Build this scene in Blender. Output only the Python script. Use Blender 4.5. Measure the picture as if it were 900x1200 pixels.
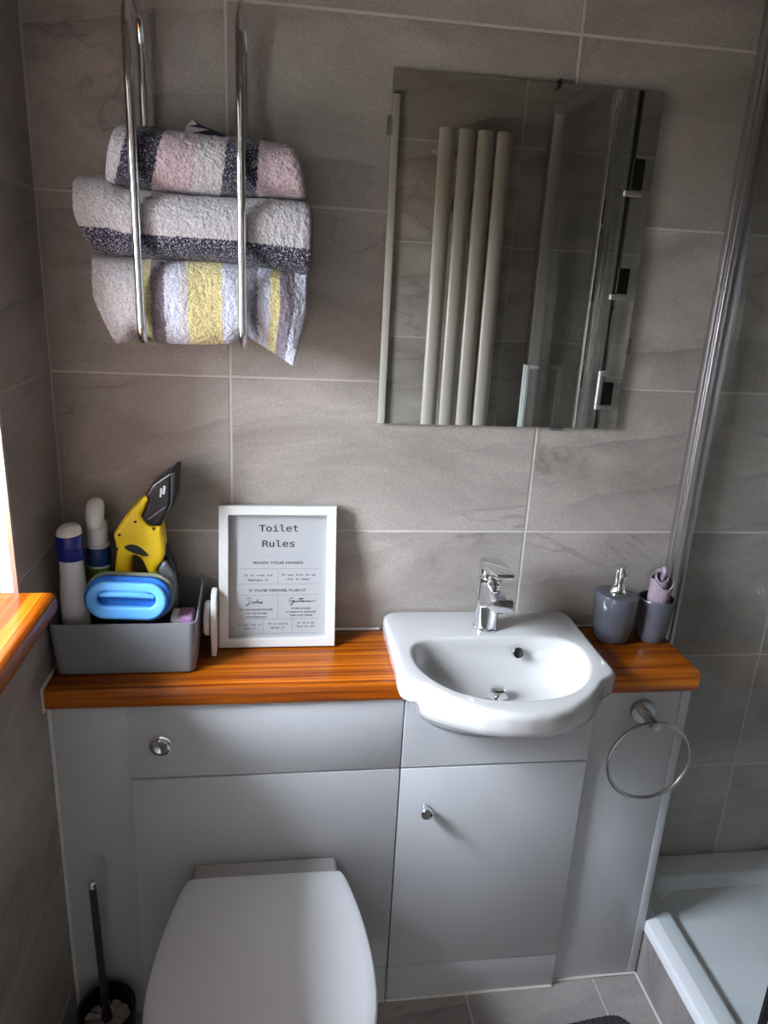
import bpy, bmesh, math, random
from mathutils import Vector, Matrix, noise as mnoise
random.seed(7)
PI = math.pi
C = bpy.context.scene.collection
sc = bpy.context.scene
for o in list(bpy.data.objects): bpy.data.objects.remove(o)

# ------------------------------------------------------------------ camera
FPX = 865.64
CAM = Vector((0.41214, -1.41034, 1.52352))
YAW, PITCH, ROLL = 0.146707, 0.309162, 0.052138
_f = Vector((math.sin(YAW)*math.cos(PITCH), math.cos(YAW)*math.cos(PITCH), -math.sin(PITCH)))
_r = Vector((math.cos(YAW), -math.sin(YAW), 0)); _u = _r.cross(_f)
RIGHT = _r*math.cos(ROLL) + _u*math.sin(ROLL); UP = _u*math.cos(ROLL) - _r*math.sin(ROLL)
cd = bpy.data.cameras.new('camera'); cam = bpy.data.objects.new('camera', cd); C.objects.link(cam)
cd.sensor_fit = 'VERTICAL'; cd.sensor_height = 36.0; cd.lens = FPX/1200*36.0; cd.clip_start = 0.02
m = Matrix.Identity(4)
for i in range(3): m[i][0] = RIGHT[i]; m[i][1] = UP[i]; m[i][2] = -_f[i]; m[i][3] = CAM[i]
cam.matrix_world = m
sc.camera = cam

# ------------------------------------------------------------------ world, light, exposure
w = bpy.data.worlds.new('overcast_sky'); sc.world = w; w.use_nodes = True
nt = w.node_tree; nt.nodes.clear()
out = nt.nodes.new('ShaderNodeOutputWorld'); bg = nt.nodes.new('ShaderNodeBackground')
tc = nt.nodes.new('ShaderNodeTexCoord'); sp = nt.nodes.new('ShaderNodeSeparateXYZ'); rp = nt.nodes.new('ShaderNodeValToRGB')
nt.links.new(tc.outputs['Generated'], sp.inputs[0])
mr = nt.nodes.new('ShaderNodeMapRange'); mr.inputs[1].default_value = -1; mr.inputs[2].default_value = 1
nt.links.new(sp.outputs[2], mr.inputs[0]); nt.links.new(mr.outputs[0], rp.inputs[0])
e = rp.color_ramp.elements
e[0].position = 0.485; e[0].color = (0.06, 0.06, 0.055, 1)
e[1].position = 0.52; e[1].color = (0.35, 0.37, 0.42, 1)
x = e.new(1.0); x.color = (1.25, 1.33, 1.52, 1)
nt.links.new(rp.outputs[0], bg.inputs[0]); nt.links.new(bg.outputs[0], out.inputs[0])
bg.inputs[1].default_value = 35.0
vs = sc.view_settings
vs.view_transform = 'Standard'; vs.look = 'None'; vs.gamma = 1.0; vs.use_curve_mapping = False
vs.exposure = 1.5
# window opening in the left wall (x = 0): y range, z range; the portal only guides sky sampling
WY0, WY1, WZ0, WZ1 = -0.88, -0.262, 0.985, 1.84
pl = bpy.data.lights.new('window_portal', 'AREA'); pl.shape = 'RECTANGLE'; 
pl.cycles.is_portal = True
po = bpy.data.objects.new('window_portal', pl); C.objects.link(po)
po.location = (-0.412, (WY0+WY1)/2, (WZ0+WZ1)/2)
po.rotation_euler = (0, -PI/2, 0)
pl.size, pl.size_y = WZ1-WZ0, WY1-WY0
sc.cycles.use_denoising = True
sc.cycles.max_bounces = 14; sc.cycles.diffuse_bounces = 6; sc.cycles.glossy_bounces = 6
sc.cycles.transparent_max_bounces = 24; sc.cycles.transmission_bounces = 8
sc.cycles.caustics_reflective = False; sc.cycles.caustics_refractive = False
sc.cycles.sample_clamp_indirect = 6.0

# ------------------------------------------------------------------ material helpers
def srgb(r, g, b):
    f = lambda c: (c/12.92 if c <= 0.04045 else ((c+0.055)/1.055)**2.4)
    return (f(r/255), f(g/255), f(b/255), 1)
def mat(name):
    M = bpy.data.materials.new(name); M.use_nodes = True
    return M, M.node_tree, M.node_tree.nodes['Principled BSDF']
def plain(name, col, rough=0.5, metal=0.0, coat=0.0, bump=0.0, bscale=200.0, var=0.0, spec=0.5, sheen=0.0):
    M, t, b = mat(name)
    b.inputs['Base Color'].default_value = col; b.inputs['Roughness'].default_value = rough
    b.inputs['Metallic'].default_value = metal; b.inputs['Coat Weight'].default_value = coat
    b.inputs['Coat Roughness'].default_value = 0.05
    b.inputs['Specular IOR Level'].default_value = spec
    b.inputs['Sheen Weight'].default_value = sheen
    tc = t.nodes.new('ShaderNodeTexCoord'); n = t.nodes.new('ShaderNodeTexNoise')
    n.inputs['Scale'].default_value = bscale; n.inputs['Detail'].default_value = 4
    t.links.new(tc.outputs['Object'], n.inputs['Vector'])
    if bump > 0:
        bp = t.nodes.new('ShaderNodeBump'); bp.inputs['Strength'].default_value = bump; bp.inputs['Distance'].default_value = 0.002
        t.links.new(n.outputs['Fac'], bp.inputs['Height']); t.links.new(bp.outputs[0], b.inputs['Normal'])
    if var > 0:
        hs = t.nodes.new('ShaderNodeHueSaturation'); hs.inputs['Color'].default_value = col
        r = t.nodes.new('ShaderNodeMapRange'); r.inputs[3].default_value = 1-var; r.inputs[4].default_value = 1+var
        r.inputs[1].default_value = 0.3; r.inputs[2].default_value = 0.7
        t.links.new(n.outputs['Fac'], r.inputs[0]); t.links.new(r.outputs[0], hs.inputs['Value'])
        t.links.new(hs.outputs[0], b.inputs['Base Color'])
    return M
def N(t, kind, **kw):
    n = t.nodes.new('ShaderNode'+kind)
    for k, v in kw.items(): setattr(n, k, v)
    return n
def stone(name, dark, mid, light, rough=0.45, bump=0.25):
    M, t, b = mat(name); L = t.links.new
    tc = N(t, 'TexCoord'); oi = N(t, 'ObjectInfo')
    off = N(t, 'VectorMath', operation='SCALE'); off.inputs[0].default_value = (13.1, 7.7, 0); L(oi.outputs['Random'], off.inputs['Scale'])
    add = N(t, 'VectorMath', operation='ADD'); L(tc.outputs['Object'], add.inputs[0]); L(off.outputs[0], add.inputs[1])
    mp = N(t, 'Mapping'); mp.inputs['Rotation'].default_value = (0, 0, 0.28); mp.inputs['Scale'].default_value = (1.3, 3.0, 1); L(add.outputs[0], mp.inputs[0])
    n1 = N(t, 'TexNoise'); n1.inputs['Scale'].default_value = 2.2; n1.inputs['Detail'].default_value = 9; n1.inputs['Roughness'].default_value = 0.6; n1.inputs['Distortion'].default_value = 0.7
    L(mp.outputs[0], n1.inputs['Vector'])
    n2 = N(t, 'TexNoise'); n2.inputs['Scale'].default_value = 300; n2.inputs['Detail'].default_value = 6; n2.inputs['Roughness'].default_value = 0.7; L(add.outputs[0], n2.inputs['Vector'])
    n3 = N(t, 'TexNoise'); n3.inputs['Scale'].default_value = 1.1; n3.inputs['Detail'].default_value = 5; n3.inputs['Distortion'].default_value = 1.0; L(mp.outputs[0], n3.inputs['Vector'])
    rp = N(t, 'ValToRGB'); L(n1.outputs['Fac'], rp.inputs[0])
    el = rp.color_ramp.elements; el[0].position = 0.30; el[0].color = dark; el[1].position = 0.70; el[1].color = light
    x = el.new(0.48); x.color = mid
    # thin vein lines
    sb = N(t, 'Math', operation='SUBTRACT'); sb.inputs[1].default_value = 0.5; L(n3.outputs['Fac'], sb.inputs[0])
    ab = N(t, 'Math', operation='ABSOLUTE'); L(sb.outputs[0], ab.inputs[0])
    vr = N(t, 'MapRange'); vr.inputs[1].default_value = 0.0; vr.inputs[2].default_value = 0.012; vr.inputs[3].default_value = 0.72; vr.inputs[4].default_value = 1.0; L(ab.outputs[0], vr.inputs[0])
    gr = N(t, 'MapRange'); gr.inputs[1].default_value = 0.3; gr.inputs[2].default_value = 0.7; gr.inputs[3].default_value = 0.76; gr.inputs[4].default_value = 1.24; L(n2.outputs['Fac'], gr.inputs[0])
    n4 = N(t, 'TexNoise'); n4.inputs['Scale'].default_value = 2.6; L(add.outputs[0], n4.inputs['Vector'])
    mk_ = N(t, 'MapRange'); mk_.inputs[1].default_value = 0.48; mk_.inputs[2].default_value = 0.62; L(n4.outputs['Fac'], mk_.inputs[0])
    vm = N(t, 'Mix'); vm.inputs[2].default_value = 1.0; L(mk_.outputs[0], vm.inputs[0]); L(vr.outputs[0], vm.inputs[3])
    ml = N(t, 'Math', operation='MULTIPLY'); L(vm.outputs[0], ml.inputs[0]); L(gr.outputs[0], ml.inputs[1])
    # strata: wavy ledges with one sharp side, on part of the tiles only
    wv_ = N(t, 'TexWave', wave_type='BANDS', bands_direction='Y', wave_profile='SAW'); wv_.inputs['Scale'].default_value = 1.9; wv_.inputs['Distortion'].default_value = 2.6
    wv_.inputs['Detail'].default_value = 5; wv_.inputs['Detail Scale'].default_value = 1.7; wv_.inputs['Detail Roughness'].default_value = 0.55
    mp2 = N(t, 'Mapping'); mp2.inputs['Rotation'].default_value = (0, 0, -0.25); mp2.inputs['Scale'].default_value = (0.9, 1.5, 1); L(add.outputs[0], mp2.inputs[0]); L(mp2.outputs[0], wv_.inputs['Vector'])
    p3 = N(t, 'Math', operation='POWER'); p3.inputs[1].default_value = 5; L(wv_.outputs['Fac'], p3.inputs[0])
    fr_ = N(t, 'Math', operation='FRACT'); fm = N(t, 'Math', operation='MULTIPLY'); fm.inputs[1].default_value = 7.31; L(oi.outputs['Random'], fm.inputs[0]); L(fm.outputs[0], fr_.inputs[0])
    tk = N(t, 'MapRange'); tk.inputs[1].default_value = 0.25; tk.inputs[2].default_value = 0.75; tk.inputs[3].default_value = 0.25; L(fr_.outputs[0], tk.inputs[0])
    n5 = N(t, 'TexNoise'); n5.inputs['Scale'].default_value = 3.2; L(add.outputs[0], n5.inputs['Vector'])
    k5 = N(t, 'MapRange'); k5.inputs[1].default_value = 0.42; k5.inputs[2].default_value = 0.6; L(n5.outputs['Fac'], k5.inputs[0])
    q1 = N(t, 'Math', operation='MULTIPLY'); L(p3.outputs[0], q1.inputs[0]); L(tk.outputs[0], q1.inputs[1])
    q2 = N(t, 'Math', operation='MULTIPLY'); L(q1.outputs[0], q2.inputs[0]); L(k5.outputs[0], q2.inputs[1])
    q3 = N(t, 'Math', operation='MULTIPLY_ADD'); q3.inputs[1].default_value = -0.34; q3.inputs[2].default_value = 1.04; L(q2.outputs[0], q3.inputs[0])
    m5 = N(t, 'Math', operation='MULTIPLY'); L(ml.outputs[0], m5.inputs[0]); L(q3.outputs[0], m5.inputs[1]); ml = m5
    rv = N(t, 'MapRange'); rv.inputs[3].default_value = 0.94; rv.inputs[4].default_value = 1.06; L(oi.outputs['Random'], rv.inputs[0])
    m2 = N(t, 'Math', operation='MULTIPLY'); L(ml.outputs[0], m2.inputs[0]); L(rv.outputs[0], m2.inputs[1])
    hs = N(t, 'HueSaturation'); L(rp.outputs[0], hs.inputs['Color']); L(m2.outputs[0], hs.inputs['Value']); L(hs.outputs[0], b.inputs['Base Color'])
    ad = N(t, 'Math', operation='MULTIPLY_ADD'); ad.inputs[1].default_value = 2.5; L(n1.outputs['Fac'], ad.inputs[0]); L(n2.outputs['Fac'], ad.inputs[2])
    bp = N(t, 'Bump'); bp.inputs['Strength'].default_value = bump; bp.inputs['Distance'].default_value = 0.003
    L(ad.outputs[0], bp.inputs['Height']); L(bp.outputs[0], b.inputs['Normal'])
    b.inputs['Roughness'].default_value = rough
    return M
def wood(name, axis):
    M, t, b = mat(name); L = t.links.new
    tc = N(t, 'TexCoord'); sx = N(t, 'SeparateXYZ'); L(tc.outputs['Object'], sx.inputs[0])
    along, across = (0, 1) if axis == 'x' else (1, 0)
    # glued staves: hue changes with each strip across the board
    dv = N(t, 'Math', operation='MULTIPLY_ADD'); dv.inputs[1].default_value = 1/0.042; dv.inputs[2].default_value = 0.35 if axis == 'x' else 0.1; L(sx.outputs[across], dv.inputs[0])
    fl = N(t, 'Math', operation='FLOOR'); L(dv.outputs[0], fl.inputs[0])
    wn = N(t, 'TexWhiteNoise', noise_dimensions='1D'); L(fl.outputs[0], wn.inputs['W'])
    cb = N(t, 'CombineXYZ'); L(sx.outputs[along], cb.inputs[0]); L(sx.outputs[across], cb.inputs[1])
    zz = N(t, 'Math', operation='MULTIPLY_ADD'); zz.inputs[1].default_value = 3.7; L(fl.outputs[0], zz.inputs[0]); L(sx.outputs[2], zz.inputs[2]); L(zz.outputs[0], cb.inputs[2])
    mp = N(t, 'Mapping'); mp.inputs['Scale'].default_value = (1.3, 85, 45); L(cb.outputs[0], mp.inputs[0])
    n = N(t, 'TexNoise'); n.inputs['Scale'].default_value = 1.5; n.inputs['Detail'].default_value = 5; n.inputs['Roughness'].default_value = 0.62; n.inputs['Distortion'].default_value = 0.5; L(mp.outputs[0], n.inputs['Vector'])
    rp = N(t, 'ValToRGB'); L(n.outputs['Fac'], rp.inputs[0])
    el = rp.color_ramp.elements; el[0].position = 0.33; el[0].color = srgb(100, 38, 8); el[1].position = 0.66; el[1].color = srgb(198, 120, 52)
    x = el.new(0.5); x.color = srgb(160, 84, 33)
    vr = N(t, 'MapRange'); vr.inputs[3].default_value = 0.80 if axis == 'x' else 0.68; vr.inputs[4].default_value = 1.15 if axis == 'x' else 0.9; L(wn.outputs['Value'], vr.inputs[0])
    hs = N(t, 'HueSaturation'); hs.inputs['Saturation'].default_value = 1.05; L(rp.outputs[0], hs.inputs['Color']); L(vr.outputs[0], hs.inputs['Value']); L(hs.outputs[0], b.inputs['Base Color'])
    b.inputs['Roughness'].default_value = 0.34; b.inputs['Specular IOR Level'].default_value = 0.3; b.inputs['Coat Weight'].default_value = 0.28; b.inputs['Coat Roughness'].default_value = 0.12
    bp = N(t, 'Bump'); bp.inputs['Strength'].default_value = 0.12; bp.inputs['Distance'].default_value = 0.001; L(n.outputs['Fac'], bp.inputs['Height']); L(bp.outputs[0], b.inputs['Normal'])
    return M
def glass(name, tint, refl=1.0, rough=0.0):
    M, t, b = mat(name); L = t.links.new; t.nodes.remove(b)
    o = t.nodes['Material Output']
    tr = N(t, 'BsdfTransparent'); tr.inputs[0].default_value = tint
    gl = N(t, 'BsdfGlossy'); gl.inputs['Roughness'].default_value = rough
    lw = N(t, 'LayerWeight'); lw.inputs['Blend'].default_value = 0.5
    pw = N(t, 'Math', operation='POWER'); pw.inputs[1].default_value = 5; L(lw.outputs['Facing'], pw.inputs[0])
    mu = N(t, 'Math', operation='MULTIPLY_ADD'); mu.inputs[1].default_value = 0.7*refl; mu.inputs[2].default_value = 0.035*refl; mu.use_clamp = True; L(pw.outputs[0], mu.inputs[0])
    mx = N(t, 'MixShader'); L(mu.outputs[0], mx.inputs[0]); L(tr.outputs[0], mx.inputs[1]); L(gl.outputs[0], mx.inputs[2]); L(mx.outputs[0], o.inputs[0])
    return M
def striped(name, axis, bands, weave=0.35, slant=0.0):
    """terry cloth with woven colour bands along one world axis; bands = [(position, colour), ...]; speckled navy is weave noise"""
    M, t, b = mat(name); L = t.links.new
    tc = N(t, 'TexCoord'); sx = N(t, 'SeparateXYZ'); L(tc.outputs['UV'], sx.inputs[0])
    nz = N(t, 'TexNoise'); nz.inputs['Scale'].default_value = 260; nz.inputs['Detail'].default_value = 3; L(tc.outputs['Object'], nz.inputs['Vector'])
    src = sx.outputs[0 if axis == 'u' else 1]
    if slant:
        sl = N(t, 'Math', operation='MULTIPLY_ADD'); sl.inputs[1].default_value = slant; L(sx.outputs[1 if axis == 'u' else 0], sl.inputs[0]); L(src, sl.inputs[2]); src = sl.outputs[0]
    jt = N(t, 'Math', operation='MULTIPLY_ADD'); jt.inputs[1].default_value = 0.03; L(nz.outputs['Fac'], jt.inputs[0]); L(src, jt.inputs[2])
    sh = N(t, 'Math', operation='SUBTRACT'); sh.inputs[1].default_value = 0.015; L(jt.outputs[0], sh.inputs[0])
    rp = N(t, 'ValToRGB'); rp.color_ramp.interpolation = 'CONSTANT'; L(sh.outputs[0], rp.inputs[0])
    el = rp.color_ramp.elements
    while len(el) > 1: el.remove(el[-1])
    el[0].position = 0; el[0].color = bands[0][1]
    for p, c in bands[1:]: q = el.new(p); q.color = c
    nw = N(t, 'TexNoise'); nw.inputs['Scale'].default_value = 460; nw.inputs['Detail'].default_value = 2; L(tc.outputs['Object'], nw.inputs['Vector'])
    # light flecks in the dark bands: loops of pale yarn
    lum = N(t, 'RGBToBW'); L(rp.outputs[0], lum.inputs[0])
    dk = N(t, 'Math', operation='LESS_THAN'); dk.inputs[1].default_value = 0.12; L(lum.outputs[0], dk.inputs[0])
    fk = N(t, 'MapRange'); fk.inputs[1].default_value = 0.54; fk.inputs[2].default_value = 0.66; L(nw.outputs['Fac'], fk.inputs[0])
    mm = N(t, 'Math', operation='MULTIPLY'); L(dk.outputs[0], mm.inputs[0]); L(fk.outputs[0], mm.inputs[1])
    m3 = N(t, 'Math', operation='MULTIPLY'); m3.inputs[1].default_value = weave*2; L(mm.outputs[0], m3.inputs[0])
    mx = N(t, 'Mix', data_type='RGBA'); L(m3.outputs[0], mx.inputs[0]); L(rp.outputs[0], mx.inputs[6]); mx.inputs[7].default_value = srgb(205, 203, 210)
    vr = N(t, 'MapRange'); vr.inputs[1].default_value = 0.3; vr.inputs[2].default_value = 0.7; vr.inputs[3].default_value = 0.72; vr.inputs[4].default_value = 1.15; L(nz.outputs['Fac'], vr.inputs[0])
    hs = N(t, 'HueSaturation'); L(mx.outputs[2], hs.inputs['Color']); L(vr.outputs[0], hs.inputs['Value']); L(hs.outputs[0], b.inputs['Base Color'])
    b.inputs['Roughness'].default_value = 0.95; b.inputs['Sheen Weight'].default_value = 0.3; b.inputs['Specular IOR Level'].default_value = 0.1
    bp = N(t, 'Bump'); bp.inputs['Strength'].default_value = 0.9; bp.inputs['Distance'].default_value = 0.003; L(nz.outputs['Fac'], bp.inputs['Height']); L(bp.outputs[0], b.inputs['Normal'])
    return M

MT = {}
MT['tile'] = stone('wall_tile_stone', srgb(136, 128, 121), srgb(154, 146, 139), srgb(174, 166, 158), rough=0.36)
MT['floor_tile'] = stone('floor_tile_stone', srgb(124, 117, 115), srgb(146, 139, 136), srgb(164, 157, 153), rough=0.4)
MT['grout'] = plain('grout', srgb(190, 184, 178), 0.9, bump=0.2, bscale=400)
MT['plaster'] = plain('plaster', srgb(176, 172, 166), 0.85, bump=0.1, bscale=90)
MT['hall_floor'] = plain('hall_carpet', srgb(110, 104, 98), 0.95, bump=0.4, bscale=300)
MT['wood_x'] = wood('varnished_pine_lengthways', 'x'); MT['wood_y'] = wood('varnished_pine_sill', 'y')
MT['panel'] = plain('pale_grey_satin_lacquer', srgb(190, 192, 195), 0.38, bump=0.03, bscale=60)
MT['panel_dark'] = plain('cabinet_inside', srgb(120, 120, 120), 0.7)
MT['ceramic'] = plain('white_glazed_ceramic', srgb(189, 188, 187), 0.12, coat=0.6)
MT['tray'] = plain('white_acrylic_tray', srgb(228, 231, 236), 0.3, bump=0.02, bscale=30)
MT['seatplastic'] = plain('white_seat_plastic', srgb(238, 239, 243), 0.3, bump=0.02, bscale=500)
MT['chrome'] = plain('polished_chrome', (0.80, 0.81, 0.83, 1), 0.05, metal=1.0)
MT['steel'] = plain('brushed_steel', (0.52, 0.50, 0.48, 1), 0.26, metal=1.0)
MT['alu'] = plain('satin_aluminium', (0.62, 0.59, 0.59, 1), 0.30, metal=1.0)
MT['handle'] = plain('pale_satin_handle', srgb(206, 210, 206), 0.3, metal=0.3)
MT['mirror'] = plain('mirror_silver', (0.88, 0.90, 0.85, 1), 0.0, metal=1.0)
MT['mirror_edge'] = plain('mirror_edge', srgb(40, 44, 42), 0.2)
MT['glass'] = glass('shower_glass', (0.935, 0.95, 0.945, 1), 1.0)
MT['window_glass'] = glass('window_glass', (0.95, 0.97, 0.97, 1), 1.0)
MT['clear'] = glass('clear_plastic', (0.86, 0.86, 0.88, 1), 1.8, 0.1)
MT['white'] = plain('white_plastic', srgb(226, 226, 224), 0.35)
MT['pvc'] = plain('white_window_frame', srgb(238, 238, 238), 0.3)
MT['frame_white'] = plain('white_painted_frame', srgb(200, 199, 196), 0.45, bump=0.05, bscale=120)
MT['paper'] = plain('print_paper', srgb(172, 170, 171), 0.7)
MT['ink'] = plain('print_ink', srgb(22, 22, 28), 0.7)
MT['ink_light'] = plain('print_ink_light', srgb(110, 110, 118), 0.7)
MT['sealant'] = plain('white_sealant', srgb(225, 222, 216), 0.5)
MT['box'] = plain('grey_box_plastic', srgb(128, 129, 134), 0.42, bump=0.03, bscale=300)
MT['navy'] = plain('navy_plastic', srgb(26, 32, 128), 0.3)
MT['blue_label'] = plain('blue_label', srgb(22, 62, 118), 0.35, var=0.25, bscale=60)
MT['green_label'] = plain('green_label', srgb(98, 140, 30), 0.35, var=0.25, bscale=40)
MT['yellow'] = plain('yellow_plastic', srgb(236, 200, 22), 0.38)
MT['black'] = plain('black_plastic', srgb(22, 22, 25), 0.3)
MT['rubber'] = plain('black_rubber', srgb(16, 16, 17), 0.6)
MT['grey_tank'] = plain('smoky_tank', srgb(112, 114, 120), 0.3)
MT['sky_blue'] = plain('light_blue_plastic', srgb(96, 170, 236), 0.4)
MT['deep_blue'] = plain('blue_sponge', srgb(34, 104, 186), 0.9, bump=0.8, bscale=350, var=0.2)
MT['scour'] = plain('grey_scouring_pad', srgb(136, 142, 120), 0.95, bump=0.8, bscale=400)
MT['lilac'] = plain('lilac_wrapper', srgb(158, 118, 160), 0.4)
MT['slate'] = plain('slate_grey_glazed', srgb(84, 85, 93), 0.2, coat=0.4)
MT['flannel'] = plain('mauve_flannel', srgb(140, 122, 134), 0.95, bump=1.0, bscale=420, var=0.35, sheen=0.3)
MT['radiator'] = plain('white_radiator_enamel', srgb(168, 160, 149), 0.35)
MT['trim'] = plain('white_gloss_trim', srgb(196, 193, 182), 0.35)
MT['dark_handle'] = plain('dark_steel_handle', (0.12, 0.10, 0.10, 1), 0.3, metal=0.8)
MT['bristle'] = plain('white_bristles', srgb(205, 192, 190), 0.8, bump=0.6, bscale=500)
MT['shag'] = plain('charcoal_shag', srgb(52, 52, 56), 0.95, bump=1.0, bscale=300, var=0.4)
cream, navyc, pink = srgb(192, 189, 192), srgb(44, 44, 64), srgb(190, 172, 178)
lil, yel, gpur = srgb(196, 198, 212), srgb(204, 190, 138), srgb(128, 120, 130)
MT['towel_top'] = striped('banded_terry_pink', 'u', [(0, cream), (0.145, navyc), (0.325, pink), (0.52, cream), (0.675, navyc), (0.85, pink)], slant=0.16)
MT['towel_mid'] = striped('banded_terry_navy', 'v', [(0, cream), (0.535, navyc), (0.715, cream)], weave=0.45)
MT['towel_low'] = striped('banded_terry_yellow', 'u', [(0, cream), (0.235, yel), (0.262, gpur), (0.325, lil), (0.395, cream), (0.435, yel), (0.595, lil), (0.70, gpur), (0.765, lil), (0.825, yel), (0.875, gpur), (0.94, lil)])

# ------------------------------------------------------------------ mesh helpers
def finish(bm, ang=35):
    bmesh.ops.recalc_face_normals(bm, faces=bm.faces)
    for f in bm.faces: f.smooth = True
    for e in bm.edges:
        e.smooth = (not e.is_manifold) or e.calc_face_angle(0) < math.radians(ang)
def mesh_obj(name, bm, material, parent=None, ang=35, keep=False):
    if not keep: finish(bm, ang)
    me = bpy.data.meshes.new(name); bm.to_mesh(me); bm.free()
    if isinstance(material, (list, tuple)):
        for x in material: me.materials.append(x)
    else: me.materials.append(material)
    o = bpy.data.objects.new(name, me); C.objects.link(o)
    if name.endswith('lettering') or name == 'ruled_lines': o['kind'] = 'stuff'
    if parent:
        o.parent = parent; o.matrix_parent_inverse = WM[parent.name].inverted()
    WM[o.name] = Matrix.Identity(4)
    return o
WM = {}
def thing(name, label, cat, loc=(0, 0, 0), group=None):
    o = bpy.data.objects.new(name, None); C.objects.link(o); o.location = loc; o.empty_display_size = 0.05
    WM[o.name] = Matrix.Translation(loc)
    o['label'] = label; o['category'] = cat
    if group: o['group'] = group
    return o
def structure(o): o['kind'] = 'structure'; return o
def sempty(name, loc=(0, 0, 0)):
    o = bpy.data.objects.new(name, None); C.objects.link(o); o.location = loc; WM[o.name] = Matrix.Translation(loc)
    o['kind'] = 'structure'; return o
def B(): return bmesh.new()
def box(bm, x0, x1, y0, y1, z0, z1, bev=0.0, seg=2):
    r = bmesh.ops.create_cube(bm, size=1.0)
    for v in r['verts']:
        v.co = Vector(((x0+x1)/2+v.co.x*(x1-x0), (y0+y1)/2+v.co.y*(y1-y0), (z0+z1)/2+v.co.z*(z1-z0)))
    if bev > 0:
        es = list({e for v in r['verts'] for e in v.link_edges})
        bmesh.ops.bevel(bm, geom=es, offset=bev, segments=seg, affect='EDGES', profile=0.5)
    return bm
def loft(bm, rings, closed=True, cap0=False, cap1=False):
    R = [[bm.verts.new(p) for p in ring] for ring in rings]
    n = len(R[0])
    for a, b in zip(R, R[1:]):
        for i in range(n if closed else n-1):
            j = (i+1) % n
            bm.faces.new((a[i], a[j], b[j], b[i]))
    if cap0: bm.faces.new(R[0][::-1])
    if cap1: bm.faces.new(R[-1])
    return R
def lathe(bm, prof, origin, seg=40, axis=(0, 0, 1), sx=1.0, sy=1.0, cap0=True, cap1=True):
    """profile [(radius, height)] turned about axis through origin"""
    q = Vector((0, 0, 1)).rotation_difference(Vector(axis).normalized())
    rings = []
    for r, h in prof:
        rings.append([Vector(origin)+q @ Vector((r*sx*math.cos(2*PI*i/seg), r*sy*math.sin(2*PI*i/seg), h)) for i in range(seg)])
    loft(bm, rings, True, cap0, cap1)
    return bm
def frames(pts, closed=False):
    pts = [Vector(p) for p in pts]; n = len(pts); T = []
    for i in range(n):
        a = pts[(i-1) % n] if (closed or i > 0) else pts[0]
        b = pts[(i+1) % n] if (closed or i < n-1) else pts[-1]
        T.append((b-a).normalized())
    nrm = T[0].orthogonal().normalized(); res = []
    for i in range(n):
        nrm = (nrm - T[i]*nrm.dot(T[i])).normalized()
        res.append((pts[i], nrm.copy(), T[i].cross(nrm)))
    return res
def tube(bm, pts, r, seg=14, closed=False):
    fr = frames(pts, closed); rings = []
    for k, (p, a, b) in enumerate(fr):
        rr = r[k] if isinstance(r, (list, tuple)) else r
        rings.append([p+a*(rr*math.cos(2*PI*i/seg))+b*(rr*math.sin(2*PI*i/seg)) for i in range(seg)])
    if closed: rings.append(rings[0]); 
    R = loft(bm, rings, True, not closed, not closed)
    if closed: bmesh.ops.remove_doubles(bm, verts=bm.verts, dist=1e-6)
    return bm
def arc(c, u, v, r, a0, a1, n):
    return [Vector(c)+Vector(u)*(r*math.cos(a0+(a1-a0)*i/n))+Vector(v)*(r*math.sin(a0+(a1-a0)*i/n)) for i in range(n+1)]
def smooth_poly(pts, it=2, closed=True):
    pts = [Vector(p) for p in pts]
    for _ in range(it):
        q = []
        n = len(pts)
        for i in range(n if closed else n-1):
            a, b = pts[i], pts[(i+1) % n]
            q += [a*0.75+b*0.25, a*0.25+b*0.75]
        if not closed: q = [pts[0]]+q+[pts[-1]]
        pts = q
    return pts
def rrect(w, h, r, n=6):
    o = []
    for cx, cy, a in ((w/2-r, h/2-r, 0), (-w/2+r, h/2-r, PI/2), (-w/2+r, -h/2+r, PI), (w/2-r, -h/2+r, 3*PI/2)):
        o += [Vector((cx+r*math.cos(a+PI/2*i/n), cy+r*math.sin(a+PI/2*i/n))) for i in range(n+1)]
    return o
def plate(outlines, thick, bev=0.0, M4=None, bseg=2):
    """solid from 2D outlines (later ones are holes), extruded along local z (0..thick), edges rounded by bev"""
    cu = bpy.data.curves.new('tmp', 'CURVE'); cu.dimensions = '2D'; cu.fill_mode = 'BOTH'
    for ol in outlines:
        s = cu.splines.new('POLY'); s.points.add(len(ol)-1); s.use_cyclic_u = True
        for p, q in zip(s.points, ol): p.co = (q[0], q[1], 0, 1)
    cu.extrude = max(thick/2-bev, 1e-5); cu.bevel_depth = bev; cu.bevel_resolution = bseg-1; cu.offset = -bev
    ob = bpy.data.objects.new('tmp', cu); C.objects.link(ob)
    dg = bpy.context.evaluated_depsgraph_get()
    me = bpy.data.meshes.new_from_object(ob.evaluated_get(dg))
    bm = B(); bm.from_mesh(me); bmesh.ops.remove_doubles(bm, verts=bm.verts, dist=1e-6)
    bpy.data.objects.remove(ob); bpy.data.curves.remove(cu); bpy.data.meshes.remove(me)
    bm.transform(Matrix.Translation((0, 0, thick/2)))
    if M4 is not None: bm.transform(M4)
    return bm
def merge(a, b):
    me = bpy.data.meshes.new('t'); b.to_mesh(me); b.free(); a.from_mesh(me); bpy.data.meshes.remove(me); return a
def basis(o, ux, uy, uz):
    M4 = Matrix.Identity(4)
    for i in range(3): M4[i][0] = ux[i]; M4[i][1] = uy[i]; M4[i][2] = uz[i]; M4[i][3] = o[i]
    return M4
XZ = lambda o=(0, 0, 0): basis(o, (1, 0, 0), (0, 0, 1), (0, -1, 0))     # outline in x,z; thickness towards the room (-y)

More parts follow.
